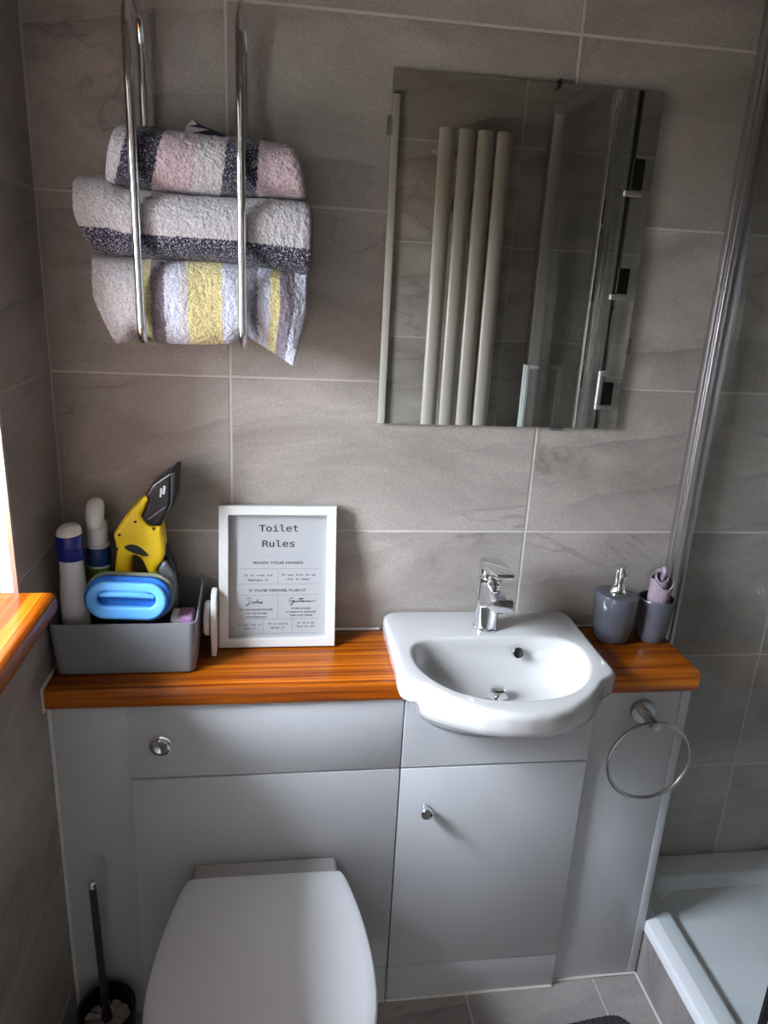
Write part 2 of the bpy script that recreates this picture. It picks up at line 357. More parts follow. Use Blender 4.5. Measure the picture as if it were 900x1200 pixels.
# ------------------------------------------------------------------ tiles
TP, TW, G, GR = 0.303, 0.603, 0.0045, 0.0032
_tcache = {}
def tile(parent, o, ux, uy, uz, u0, u1, v0, v1, hole=None, material=None, depth=0.004):
    """one tile, proud of the grouted wall by depth; its rectangle may lose an opening"""
    g = G/2
    a0, a1, b0, b1 = u0+g, u1-g, v0+g, v1-g
    if a1-a0 < 0.004 or b1-b0 < 0.004: return
    key = (round(a1-a0, 4), round(b1-b0, 4), material.name) if not (hole and hole[0] < a1 and hole[1] > a0 and hole[2] < b1 and hole[3] > b0) else None
    cu, cv = (a0+a1)/2, (b0+b1)/2
    if key and key in _tcache: me = _tcache[key]
    else:
        bm = B()
        us, vs_ = [a0, a1], [b0, b1]
        if key is None:
            us = sorted({a0, a1, *[h for h in hole[:2] if a0 < h < a1]}); vs_ = sorted({b0, b1, *[h for h in hole[2:] if b0 < h < b1]})
        V = {}
        def vt(i, j):
            if (i, j) not in V: V[(i, j)] = bm.verts.new((us[i]-cu, vs_[j]-cv, 0))
            return V[(i, j)]
        for i in range(len(us)-1):
            for j in range(len(vs_)-1):
                mu_, mv_ = (us[i]+us[i+1])/2, (vs_[j]+vs_[j+1])/2
                if key is None and hole[0] < mu_ < hole[1] and hole[2] < mv_ < hole[3]: continue
                bm.faces.new((vt(i, j), vt(i+1, j), vt(i+1, j+1), vt(i, j+1)))
        if not bm.faces: bm.free(); return
        r = bmesh.ops.extrude_face_region(bm, geom=list(bm.faces))
        for v in [x for x in r['geom'] if isinstance(x, bmesh.types.BMVert)]: v.co.z = depth
        if key:
            top = [e for e in bm.edges if all(v.co.z > depth/2 for v in e.verts)]
            bmesh.ops.bevel(bm, geom=top, offset=0.0008, segments=1, affect='EDGES')
        finish(bm, 20)
        me = bpy.data.meshes.new('tile'); bm.to_mesh(me); bm.free(); me.materials.append(material)
        if key: _tcache[key] = me
    ob = bpy.data.objects.new('tile', me); C.objects.link(ob)
    pos = Vector(o)+Vector(ux)*cu+Vector(uy)*cv+Vector(uz)*random.uniform(-0.0003, 0.0003)
    ob.parent = parent; ob.matrix_parent_inverse = WM[parent.name].inverted()
    ob.matrix_basis = basis(pos, ux, uy, uz)
def tile_wall(parent, o, ux, uy, uz, U0, U1, V0, V1, uj, vj, tw=TW, tp=TP, hole=None, material=None):
    k0 = math.floor((U0-uj)/tw); k1 = math.ceil((U1-uj)/tw); r0 = math.floor((V0-vj)/tp); r1 = math.ceil((V1-vj)/tp)
    for k in range(k0, k1):
        for r in range(r0, r1):
            tile(parent, o, ux, uy, uz, max(U0, uj+k*tw), min(U1, uj+(k+1)*tw), max(V0, vj+r*tp), min(V1, vj+(r+1)*tp), hole, material)

# ------------------------------------------------------------------ the room
CEIL, D, XR = 2.40, 1.15, 2.03          # ceiling height, depth to the door wall, far shower wall
VJ, UJ = 1.33-4*TP, 0.3183
TD = 0.004
o = mesh_obj('wall_back', box(B(), -0.41, XR+0.1, TD-GR, 0.12, -0.05, CEIL), MT['grout']); structure(o)
tile_wall(o, (0, TD, 0), (1, 0, 0), (0, 0, 1), (0, -1, 0), 0, XR, 0, CEIL, UJ, VJ, material=MT['tile'])
# left wall with the window opening
bm = B()
box(bm, -0.41, -TD+GR, WY1, 0.0, -0.05, CEIL); box(bm, -0.41, -TD+GR, -D-0.1, WY0, -0.05, CEIL)
box(bm, -0.41, -TD+GR, WY0, WY1, -0.05, WZ0); box(bm, -0.41, -TD+GR, WY0, WY1, WZ1, CEIL)
wl = structure(mesh_obj('wall_left', bm, MT['grout']))
tile_wall(wl, (-TD, 0, 0), (0, 1, 0), (0, 0, 1), (1, 0, 0), -D, 0, 0, CEIL, -0.603, VJ, hole=(WY0, WY1, WZ0, WZ1), material=MT['tile'])
# tiled window reveal: far jamb (faces the door), near jamb, head
tile_wall(wl, (0, WY1+0.001, 0), (1, 0, 0), (0, 0, 1), (0, -1, 0), -0.33, -0.003, WZ0+0.02, WZ1, -0.27, VJ, material=MT['tile'])
tile_wall(wl, (0, WY0-0.001, 0), (-1, 0, 0), (0, 0, 1), (0, 1, 0), 0.003, 0.33, WZ0+0.02, WZ1, 0.27, VJ, material=MT['tile'])
tile_wall(wl, (0, 0, WZ1+0.001), (1, 0, 0), (0, 1, 0), (0, 0, -1), -0.33, -0.003, WY0, WY1, -0.27, WY0, material=MT['tile'])
bm = B(); box(bm, -0.006, 0.0012, WY1-0.006, WY1+0.003, WZ0+0.025, WZ1)
mesh_obj('edge_trim', bm, MT['alu'], wl)
# far shower wall
wr = structure(mesh_obj('wall_right', box(B(), XR+TD-GR, XR+0.1, -D-0.1, 0.0, -0.05, CEIL), MT['grout']))
tile_wall(wr, (XR+TD, 0, 0), (0, -1, 0), (0, 0, 1), (-1, 0, 0), 0, D, 0, CEIL, 0.27, VJ, material=MT['tile'])
# door wall with its opening (the photograph is taken through it)
DX0, DX1, DZ = 0.02, 0.744, 2.03
bm = B(); yb = -D-0.10
box(bm, -0.25, DX0, yb, -D-TD+GR, -0.05, CEIL); box(bm, DX1, XR+0.1, yb, -D-TD+GR, -0.05, CEIL); box(bm, DX0, DX1, yb, -D-TD+GR, DZ, CEIL)
wf = structure(mesh_obj('wall_front', bm, MT['grout']))
tile_wall(wf, (0, -D-TD, 0), (1, 0, 0), (0, 0, 1), (0, 1, 0), 0, XR, 0, CEIL, UJ+0.25, VJ, hole=(DX0-0.03, DX1+0.028, -1, DZ+0.03), material=MT['tile'])
dr = sempty('door_1', ((DX0+DX1)/2, -D, 0))
for x0, x1 in ((DX0-0.028, DX0), (DX1, DX1+0.026)): mesh_obj('door_frame', box(B(), x0, x1, yb-0.005, -D+0.014, 0, DZ+0.026, 0.002), MT['trim'], dr)
mesh_obj('door_frame', box(B(), DX0, DX1, yb-0.005, -D+0.014, DZ, DZ+0.026, 0.002), MT['trim'], dr)
# landing outside the door
structure(mesh_obj('wall_landing', (lambda b: (box(b, -0.9, 1.9, -2.5, -2.4, 0, CEIL), box(b, -0.9, -0.8, -2.4, yb, 0, CEIL), box(b, 1.8, 1.9, -2.4, yb, 0, CEIL), b)[3])(B()), MT['plaster']))
structure(mesh_obj('ceiling', box(B(), -0.9, XR+0.1, -2.5, 0.12, CEIL, CEIL+0.1), MT['plaster']))
fl = structure(mesh_obj('floor', box(B(), -0.3, XR+0.1, -D-0.1, 0.12, -0.12, -TD+GR), MT['grout']))
tile_wall(fl, (0, 0, -TD), (1, 0, 0), (0, 1, 0), (0, 0, 1), 0, 1.2435, -D, 0, 1.135-2*TP, -1.05, tw=TP, tp=TW, material=MT['floor_tile'])
structure(mesh_obj('floor_landing', box(B(), -0.9, 1.9, -2.5, -D-0.1, -0.12, 0), MT['hall_floor']))
# window
win = sempty('window_1', (-0.2, (WY0+WY1)/2, WZ0))
FX0, FX1 = -0.395, -0.33
bm = B(); fw = 0.055
box(bm, FX0, FX1, WY0, WY0+fw, WZ0, WZ1, 0.004); box(bm, FX0, FX1, WY1-fw, WY1, WZ0, WZ1, 0.004)
box(bm, FX0, FX1, WY0+fw, WY1-fw, WZ0, WZ0+fw, 0.004); box(bm, FX0, FX1, WY0+fw, WY1-fw, WZ1-fw, WZ1, 0.004)
mesh_obj('window_frame', bm, MT['pvc'], win)
mesh_obj('pane', box(B(), -0.366, -0.363, WY0+fw, WY1-fw, WZ0+fw, WZ1-fw), MT['window_glass'], win)
SZ = 1.014
prof = [(-0.33, SZ-0.034), (0.050, SZ-0.034)] + [(0.050+0.008*math.sin(a), SZ-0.026-0.008*math.cos(a)) for a in (0.5, 1.0, 1.5)] + [(0.046+0.012*math.cos(a), SZ-0.012+0.012*math.sin(a)) for a in (0.1, 0.5, 0.9, 1.3, 1.57)] + [(-0.33, SZ)]
bm = B(); loft(bm, [[Vector((x_, y_, z_)) for x_, z_ in prof] for y_ in (WY0-0.02, -0.266)], True, True, True)
s = mesh_obj('sill', bm, MT['wood_y'], win, 50); s['label'] = 'varnished orange wooden sill board'
mesh_obj('sealant', box(B(), -0.328, 0.0, WY1-0.005, WY1, SZ, SZ+0.005, 0.002), MT['sealant'], win)

# ------------------------------------------------------------------ fitted furniture
WT, WB = 0.806, 0.764               # worktop top and underside
YF, YP = -0.205, -0.190             # unit fronts, filler fronts
wk = thing('worktop', 'varnished orange pine worktop running under the basin along the back wall', 'worktop', (0.62, -0.1, WB))
ol = [(0.003, -0.003), (0.003, -0.214), (0.648, -0.214), (0.648, -0.075), (1.006, -0.075), (1.006, -0.214), (1.2385, -0.214), (1.2465, -0.206), (1.2465, -0.003)]
mesh_obj('board', plate([ol], WT-WB, 0.007, Matrix.Translation((0, 0, WB)), 3), MT['wood_x'], wk, 40)
bm = B(); box(bm, 0.0, 0.0045, -0.217, -0.002, WB-0.004, WT+0.004, 0.002); mesh_obj('sealant', bm, MT['sealant'], wk)
for a, b in ((0.0046, 0.624), (1.034, 1.24)): mesh_obj('sealant', box(B(), a, b, -0.006, -0.0005, WT, WT+0.005, 0.002), MT['sealant'], wk)

t = thing('filler_panel', 'plain pale grey filler panel between the left wall and the cistern unit', 'panel', (0.07, YP, 0))
mesh_obj('panel', box(B(), 0.004, 0.139, YP, YP+0.018, 0.004, WB-0.002, 0.001), MT['panel'], t)
mesh_obj('sealant', box(B(), 0.0, 0.006, YP-0.003, YP+0.003, 0.004, WB-0.004, 0.001), MT['sealant'], t)
t = thing('end_panel', 'pale grey end panel beside the shower glass, carrying the towel ring', 'panel', (1.14, YP, 0))
mesh_obj('panel', box(B(), 1.0345, 1.2215, YP, YP+0.018, 0.004, WB-0.002, 0.001), MT['panel'], t)
mesh_obj('side_panel', box(B(), 1.2225, 1.2415, YP-0.001, -0.004, 0.004, WB-0.002, 0.001), MT['panel'], t)
mesh_obj('sealant', box(B(), 1.034, 1.242, YP-0.004, YP+0.002, 0, 0.005, 0.0015), MT['sealant'], t)

t = thing('cistern_unit', 'pale grey cistern unit behind the toilet with a round flush button', 'cabinet', (0.39, YF, 0))
X0, X1 = 0.1405, 0.6480
mesh_obj('top_panel', box(B(), X0, X1, YF, YF+0.018, 0.608, WB-0.002, 0.0012), MT['panel'], t)
mesh_obj('lower_panel', box(B(), X0, X1, YF, YF+0.018, 0.0965, 0.6045, 0.0012), MT['panel'], t)
mesh_obj('plinth', box(B(), X0, X1, YF+0.001, YF+0.016, 0.004, 0.0945, 0.0012), MT['panel'], t)
mesh_obj('carcass', (lambda b: (box(b, X0, X0+0.016, YF+0.0185, -0.01, 0.01, WB-0.003), box(b, X1-0.016, X1, YF+0.0185, -0.01, 0.01, WB-0.003), box(b, X0+0.016, X1-0.016, -0.022, -0.010, 0.01, WB-0.003), b)[3])(B()), MT['panel_dark'], t)
mesh_obj('sealant', box(B(), X0, X1, YF-0.004, YF+0.002, 0, 0.005, 0.0015), MT['sealant'], t)
fb = Vector((0.198, YF, 0.681))
bm = B(); lathe(bm, [(0.0, 0), (0.0225, 0), (0.0225, 0.004), (0.021, 0.0065), (0.0175, 0.007), (0.0168, 0.004), (0, 0.004)][1:], fb, 40, (0, -1, 0), cap0=True, cap1=True)
q = mesh_obj('flush_button', bm, MT['chrome'], t)
bm = B(); lathe(bm, [(0.0155, 0.004), (0.0155, 0.009), (0.013, 0.011), (0.006, 0.0105), (0.001, 0.0102)], fb+Vector((-0.0, 0, -0.0)), 36, (0, -1, 0))
mesh_obj('push_disc', bm, MT['chrome'], q)

t = thing('basin_unit', 'pale grey basin cupboard with one knobbed door under the basin', 'cabinet', (0.84, YF, 0))
X0, X1 = 0.6505, 1.0330
ol = [(X0, 0.608), (X1, 0.608), (X1, WB-0.002), (0.99, WB-0.002)] + [(0.828+0.160*math.cos(a), WB-0.002-0.092*math.sin(a)) for a in [PI*i/16 for i in range(0, 17)]] + [(0.665, WB-0.002), (X0, WB-0.002)]
mesh_obj('fascia', plate([ol], 0.018, 0.001, XZ((0, YF+0.018, 0)), 1), MT['panel'], t)
dob = mesh_obj('door', box(B(), X0, X1, YF, YF+0.018, 0.0965, 0.6045, 0.0012), MT['panel'], t)
kb = Vector((0.704, YF, 0.513))
bm = B(); lathe(bm, [(0.007, 0), (0.0065, 0.010), (0.011, 0.014), (0.0125, 0.018), (0.0125, 0.023), (0.0108, 0.0255), (0.003, 0.0268)], kb, 36, (0, -1, 0))
mesh_obj('knob', bm, MT['chrome'], dob)
mesh_obj('plinth', box(B(), X0, X1, YF+0.001, YF+0.016, 0.004, 0.0945, 0.0012), MT['panel'], t)
mesh_obj('carcass', (lambda b: (box(b, X0, X0+0.016, YF+0.0185, -0.01, 0.01, 0.60), box(b, X1-0.016, X1, YF+0.0185, -0.01, 0.01, WB-0.003), box(b, X0+0.016, X1-0.016, -0.022, -0.010, 0.01, WB-0.003), b)[3])(B()), MT['panel_dark'], t)
mesh_obj('sealant', box(B(), X0, X1, YF-0.004, YF+0.002, 0, 0.005, 0.0015), MT['sealant'], t)

# ------------------------------------------------------------------ basin
BX, ZR = 0.828, 0.850
bs = thing('basin', 'white ceramic semi-recessed basin with a rounded bowl over the worktop front', 'basin', (BX, -0.2, WT))
half_o = [(0, -0.004), (0.185, -0.004), (0.198, -0.008), (0.203, -0.02), (0.203, -0.10), (0.203, -0.20), (0.205, -0.258), (0.202, -0.276), (0.193, -0.285), (0.180, -0.290), (0.166, -0.302), (0.146, -0.328), (0.118, -0.358), (0.080, -0.386), (0.040, -0.400), (0, -0.404)]
half_i = [(0, -0.128), (0.09, -0.129), (0.130, -0.134), (0.152, -0.148), (0.163, -0.175), (0.164, -0.21), (0.156, -0.25), (0.136, -0.29), (0.106, -0.322), (0.066, -0.344), (0, -0.354)]
def full(h): return h + [(-a, b) for a, b in h[-2:0:-1]]
def polar(poly, c, ang):
    best = None; dx, dy = math.cos(ang), math.sin(ang)
    n = len(poly)
    for i in range(n):
        (x1, y1), (x2, y2) = poly[i], poly[(i+1) % n]
        x1 -= c[0]; x2 -= c[0]; y1 -= c[1]; y2 -= c[1]
        ex, ey = x2-x1, y2-y1; den = dx*ey-dy*ex
        if abs(den) < 1e-12: continue
        tt = (x1*ey-y1*ex)/den; ss = (x1*dy-y1*dx)/den
        if tt > 0 and -1e-9 <= ss <= 1+1e-9 and (best is None or tt > best): best = tt
    return best
NB = 144; cc = (0, -0.225)
po_, pi_ = full(half_o), full(half_i)
ang = [2*PI*i/NB+0.001 for i in range(NB)]
ro = [polar(po_, cc, a) for a in ang]; ri = [polar(pi_, cc, a) for a in ang]
def sm(rr, k=1):
    for _ in range(k): rr = [(rr[i-1]+2*rr[i]+rr[(i+1) % NB])/4 for i in range(NB)]
    return rr
ro = sm(ro, 2); ri = sm(ri, 5)
def pt(i, r, z): return Vector((BX+cc[0]+r*math.cos(ang[i]), cc[1]+r*math.sin(ang[i]), z))
def rimz(i, r):     # the deck rises a little towards the tap; the front rim stays level
    return ZR
rings = []
def under(x_, y_):
    q = 1-(x_/0.190)**2-((y_+0.2)/0.205)**2
    el = 0.812-0.13*math.sqrt(max(0, q))
    los = 0.806-0.66*(y_+0.404)+1.75*x_*x_
    k = 0.012; h = max(k-abs(el-los), 0)/k
    return min(max(el, los)+h*h*k*0.25, 0.812)
for g in (0.02, 0.2, 0.4, 0.6, 0.75, 0.86, 0.93, 0.975, 1.0):
    ring = []
    for i in range(NB):
        p = pt(i, ro[i]*g*0.985, 0); z_ = under(p.x-BX, p.y)
        if z_ >= 0.811: z_ = 0.8075
        p.z = z_; ring.append(p)
    rings.append(ring)
rings.append([pt(i, ro[i], 0.8165) for i in range(NB)])
rings.append([pt(i, ro[i], ZR-0.012) for i in range(NB)])
for a in (0.4, 0.8, 1.2, 1.57): rings.append([pt(i, ro[i]-0.011*(1-math.cos(a)), ZR-0.012+0.012*math.sin(a)) for i in range(NB)])
rings.append([pt(i, ro[i]*0.5+ri[i]*0.5, ZR-0.001) for i in range(NB)])
for a in (0.0, 0.4, 0.8, 1.2): rings.append([pt(i, ri[i]+0.010*(1-math.sin(a)), ZR-0.012+0.011*math.cos(a)) for i in range(NB)])
dc = Vector((BX, -0.208)); ZD = 0.760
for k in range(1, 15):
    f_ = k/14*PI/2; rho = math.cos(f_)**0.62; dep = math.sin(f_)**1.15
    rings.append([Vector((dc.x+(pt(i, ri[i], 0).x-dc.x)*(rho*0.89+0.11 if k < 14 else 0.115), dc.y+(pt(i, ri[i], 0).y-dc.y)*(rho*0.87+0.13 if k < 14 else 0.135), ZR-0.016-(ZR-0.016-ZD)*dep)) for i in range(NB)])
bm = B(); loft(bm, rings, True, True, True)
mesh_obj('bowl', bm, MT['ceramic'], bs, 60)
bm = B(); lathe(bm, [(0.021, 0), (0.021, 0.003), (0.018, 0.0045), (0.012, 0.003), (0.001, 0.003)], (BX, -0.208, ZD+0.001), 32)
q = mesh_obj('waste', bm, MT['chrome'], bs)
bm = B(); lathe(bm, [(0.004, 0.003), (0.004, 0.014), (0.015, 0.016), (0.0155, 0.019), (0.012, 0.0225), (0.001, 0.0235)], (BX, -0.208, ZD+0.001), 32)
mesh_obj('plug', bm, MT['chrome'], q)
# overflow ring set into the sloping back of the bowl
oc = Vector((0.8848, -0.1410, 0.8201)); on_ = Vector((0, -1, 0.45)).normalized()
bm = B(); lathe(bm, [(0.0118, -0.004), (0.0118, 0.001), (0.0105, 0.003), (0.0080, 0.003), (0.0072, 0.0005), (0.0072, -0.004)], oc, 32, on_, cap0=False, cap1=False)
q = mesh_obj('overflow_ring', bm, MT['chrome'], bs)
bm = B(); lathe(bm, [(0.0074, -0.0035), (0.0074, -0.0015), (0.001, -0.0015)], oc, 24, on_); mesh_obj('overflow_hole', bm, MT['rubber'], q)

# ------------------------------------------------------------------ tap
tp_ = thing('tap', 'chrome single-lever basin mixer tap standing on the basin deck', 'tap', (0.835, -0.095, ZR))
tx, ty = 0.829, -0.085
bm = B(); lathe(bm, [(0.0255, 0), (0.0255, 0.004), (0.0235, 0.006), (0.0240, 0.03), (0.0238, 0.108), (0.0225, 0.113), (0.020, 0.1135)], (tx, ty, ZR-0.001), 40)
mesh_obj('body', bm, MT['chrome'], tp_)
def spout_ring(y_, zc, hw, hh):
    return [Vector((tx+p.x, y_, zc+p.y)) for p in rrect(hw*2, hh*2, min(hw, hh)*0.6, 5)]
bm = B(); loft(bm, [spout_ring(ty+0.01, 0.926, 0.0205, 0.034), spout_ring(ty-0.022, 0.930, 0.0215, 0.029), spout_ring(ty-0.055, 0.937, 0.0215, 0.021), spout_ring(ty-0.092, 0.943, 0.0215, 0.0155), spout_ring(ty-0.102, 0.944, 0.019, 0.0125)], True, True, True)
q = mesh_obj('spout', bm, MT['chrome'], tp_, 40)
bm = B(); lathe(bm, [(0.012, 0), (0.012, -0.006), (0.009, -0.007), (0.009, -0.004)], (tx, ty-0.084, 0.929), 28); mesh_obj('aerator', bm, MT['steel'], q)
bm = B(); lathe(bm, [(0.0195, 0), (0.0195, 0.006), (0.0225, 0.008), (0.0238, 0.014), (0.0238, 0.024)], (tx, ty, 0.961), 40, cap1=True)
q = mesh_obj('cartridge_cap', bm, MT['chrome'], tp_)
lo = [(0.0240*math.cos(a), 0.0240*math.sin(a)) for a in [PI*i/14 for i in range(15)]] + [(-0.0235, -0.05), (-0.0215, -0.088), (-0.015, -0.099), (0.015, -0.099), (0.0215, -0.088), (0.0235, -0.05)]
bm = plate([lo], 0.016, 0.004, None, 3)
for v in bm.verts:
    if v.co.z < 0.0066 and v.co.y < -0.02: v.co.z += min(0.006, (-0.02-v.co.y)*0.12)
bm.transform(Matrix.Translation((tx, ty, 0.981)) @ Matrix.Rotation(math.radians(-5), 4, 'X'))
mesh_obj('lever', bm, MT['chrome'], tp_, 40)

# ------------------------------------------------------------------ toilet
tl = thing('toilet', 'white toilet with its lid closed in front of the cistern unit', 'toilet', (0.39, -0.45, 0))
TX = 0.3905
def lid_outline(s=1.0, grow=0.0):
    h = [(0, -0.262), (0.135, -0.262), (0.1465, -0.266), (0.158, -0.300), (0.1735, -0.37), (0.1825, -0.44), (0.185, -0.50), (0.180, -0.56), (0.160, -0.62), (0.125, -0.665), (0.075, -0.692), (0, -0.702)]
    h = [(a*s+(grow if a > 0 else 0), b) for a, b in h]
    return full(h)
def dome_ring(ol, k, z_, cy=-0.47): return [Vector((TX+a*k, cy+(b-cy)*k, z_)) for a, b in ol]
ol = [(p.x, p.y) for p in smooth_poly([(a, b, 0) for a, b in lid_outline()], 2)]
# keep the straight hinge edge
LZ = 0.424
bm = B(); loft(bm, [dome_ring(ol, 0.985, LZ-0.016), dome_ring(ol, 1.0, LZ-0.013), dome_ring(ol, 1.0, LZ-0.006), dome_ring(ol, 0.992, LZ-0.001), dome_ring(ol, 0.975, LZ+0.001), dome_ring(ol, 0.9, LZ+0.004), dome_ring(ol, 0.6, LZ+0.008), dome_ring(ol, 0.3, LZ+0.0095), dome_ring(ol, 0.03, LZ+0.010)], True, True, True)
mesh_obj('lid', bm, MT['seatplastic'], tl, 50)
inner = [(a*0.62, -0.48+(b+0.48)*0.66) for a, b in ol]
bm = plate([[(a*0.985, -0.47+(b+0.47)*0.985) for a, b in ol], inner], 0.014, 0.004, Matrix.Translation((TX, 0, LZ-0.0315)), 2)
mesh_obj('seat', bm, MT['seatplastic'], tl, 50)
def pan_ring(k, z_, hw, y0, y1, r=0.06):
    return [Vector((TX+p.x, (y0+y1)/2+p.y, z_)) for p in rrect(hw*2, abs(y1-y0), r, 8)]
rr = []
for z_, hw, y1, r in ((0.004, 0.105, -0.56, 0.09), (0.05, 0.102, -0.55, 0.09), (0.15, 0.105, -0.555, 0.09), (0.25, 0.125, -0.60, 0.10), (0.33, 0.158, -0.665, 0.13), (0.375, 0.172, -0.69, 0.14), (0.388, 0.174, -0.692, 0.14), (0.391, 0.168, -0.686, 0.14)):
    rr.append(pan_ring(1, z_, hw, -0.212, y1, min(r, hw-0.005)))
bm = B(); loft(bm, rr, True, True, True)
# the flat ledge behind the hinges
box(bm, TX-0.141, TX+0.139, -0.290, YF-0.001, 0.33, 0.4065, 0.009, 3)
mesh_obj('pan', bm, MT['ceramic'], tl, 50)
for sx_ in (-0.075, 0.075): mesh_obj('hinge', lathe(B(), [(0.011, 0), (0.011, 0.01), (0.009, 0.0125), (0.002, 0.013)], (TX+sx_, -0.272, 0.391), 24), MT['chrome'], tl)

# ------------------------------------------------------------------ mirror
mr_ = thing('mirror', 'frameless rectangular wall mirror held by clips on the tiled wall', 'mirror', (0.839, 0, 1.25))
mx0, mx1, mz0, mz1 = 0.5965, 1.0825, 1.252, 1.857
bm = B(); box(bm, mx0, mx1, -0.012, -0.0068, mz0, mz1)
gm = mesh_obj('mirror_glass', bm, [MT['mirror_edge'], MT['mirror']], mr_)
for p in gm.data.polygons:
    if p.normal.y < -0.9: p.material_index = 1
mesh_obj('backing', box(B(), mx0+0.012, mx1-0.012, -0.0066, -0.0003, mz0+0.012, mz1-0.012), MT['mirror_edge'], mr_)
for (a, b, c, d_) in ((mx0-0.007, mx0+0.003, 1.755, 1.785), (0.945, 0.972, mz0-0.006, mz0+0.005), (mx1-0.003, mx1+0.007, 1.40, 1.43)):
    mesh_obj('clip', box(B(), a, b, -0.0155, -0.0005, c, d_, 0.002), MT['clear'], mr_)
bm = B(); tube(bm, [(0.889, -0.0005, 1.862), (0.889, -0.012, 1.862), (0.8885, -0.0165, 1.858), (0.887, -0.0165, 1.850), (0.883, -0.0150, 1.846)], 0.0026, 10)
q = mesh_obj('clip', bm, MT['black'], mr_); q['label'] = 'small black hook over the top edge'

# ------------------------------------------------------------------ towel rack
rk = thing('towel_rack', 'chrome wall towel rack of two tall loops holding rolled towels', 'towel rack', (0.27, 0, 1.65))
RT = 0.0072
def loop(x_):
    yf, yb_ = -0.150, -0.030; zt, zb = 1.898, 1.402; r1 = 0.052; r2 = 0.030
    pts = [Vector((x_, yb_, 1.50))]
    pts += [Vector((x_, yb_, 1.6)), Vector((x_, yb_, zt-r1))]
    pts += arc((x_, yb_-r1, zt-r1), (0, 1, 0), (0, 0, 1), r1, 0, PI/2, 8)[1:]
    pts += arc((x_, yf+r1, zt-r1), (0, -1, 0), (0, 0, 1), r1, PI/2, 0, 8)
    pts += [Vector((x_, yf, 1.75)), Vector((x_, yf, 1.6))]
    pts += arc((x_, yf+r2, zb+r2), (0, -1, 0), (0, 0, -1), r2, 0, PI/2, 7)
    pts += [Vector((x_, -0.06, zb))]
    pts += arc((x_, yb_-r2, zb+r2), (0, 0, -1), (0, 1, 0), r2, 0, PI/2, 6)
    pts += [Vector((x_, yb_, 1.499))]
    return pts
for x_ in (0.189, 0.349):
    bm = B(); tube(bm, loop(x_)[:-1], RT, 16, True); mesh_obj('loop_rail', bm, MT['chrome'], rk, 60)
for z_ in (1.727, 1.46):
    bm = B(); tube(bm, [(0.189, -0.030, z_), (0.349, -0.030, z_)], 0.005, 12); mesh_obj('cross_rail', bm, MT['chrome'], rk, 60)
for x_ in (0.189, 0.349):
    for z_ in (1.66, 1.46):
        bm = B(); lathe(bm, [(0.013, 0), (0.013, 0.003), (0.006, 0.005), (0.006, 0.026)], (x_, -0.0003, z_), 20, (0, -1, 0)); mesh_obj('wall_mount', bm, MT['chrome'], rk, 40)

# ------------------------------------------------------------------ towels
def roll(name, label, x0, x1, shape, material, seed, nu=170, nv=150, fuzz=0.0022, group='rolled towels in the rack'):
    """a folded or rolled towel: closed cross-sections shape(u, a) -> (dx, y, z) swept along x, with a terry surface; u over length, v round"""
    t = thing(name, label, 'towel', ((x0+x1)/2, -0.09, shape(0.5, -PI/2)[2]), group)
    bm = B(); uvl = bm.loops.layers.uv.new('uv')
    R = []
    for i in range(nu+1):
        u = i/nu; ring = []
        for j in range(nv):
            a = 2*PI*j/nv
            dx, y_, z_ = shape(u, a)
            p = Vector((x0+(x1-x0)*u+dx, y_, z_))
            q = p*420+Vector((seed*17.3, 0, 0))
            n_ = mnoise.noise(q)*0.6+mnoise.noise(q*0.35)*0.6
            c_ = Vector((0, y_-shape(u, 0)[1], 0))
            d_ = Vector((0, math.cos(a), math.sin(a)))
            ring.append(p+d_*(n_*fuzz)+Vector((mnoise.noise(q*1.3+Vector((9, 9, 9)))*fuzz*0.6, 0, 0)))
        R.append([bm.verts.new(p) for p in ring])
    for i in range(nu):
        for j in range(nv):
            k = (j+1) % nv
            f = bm.faces.new((R[i][j], R[i+1][j], R[i+1][k], R[i][k]))
            for lp, (uu, vv) in zip(f.loops, ((i, j), (i+1, j), (i+1, j+1), (i, j+1))): lp[uvl].uv = (uu/nu, vv/nv)
    for ring, u in ((R[0], 0.0), (R[-1], 1.0)):
        c_ = Vector((0, 0, 0))
        for v in ring: c_ += v.co
        c_ /= nv
        prev = ring
        for s_, dd in ((0.72, 0.004), (0.45, -0.002), (0.2, 0.003)):
            nr = [bm.verts.new(c_+(v.co-c_)*s_+Vector(((dd if u else -dd), 0, 0))) for v in ring]
            for j in range(nv):
                k = (j+1) % nv
                f = bm.faces.new((prev[j], prev[k], nr[k], nr[j]))
                for lp in f.loops: lp[uvl].uv = (u*0.999+0.0005, 0.6)
            prev = nr
        f = bm.faces.new(prev)
        for lp in f.loops: lp[uvl].uv = (u*0.999+0.0005, 0.6)
    mesh_obj('cloth', bm, material, t, 180)
    return t
def sup(a, n):
    c, s_ = math.cos(a), math.sin(a)
    return math.copysign(abs(c)**(2/n), c), math.copysign(abs(s_)**(2/n), s_)
def sh_top(u, a):
    c, s_ = sup(a, 2.3)
    ry, rz = 0.049, 0.047-0.007*u
    wob = 0.002*math.sin(7*u+1)+0.003*math.sin(3.1*u)
    endr = min(1, (min(u, 1-u)/0.03+0.05))**0.35
    seam = 0.005*math.exp(-((a-3.95)/0.10)**2)
    dx = 0.010*math.sin(a)*(1-2*u)
    return dx, -0.091+ry*c*(0.86+0.14*endr)-seam*0.4, 1.677-0.004*u+wob+rz*s_*(0.86+0.14*endr)+seam*0.3
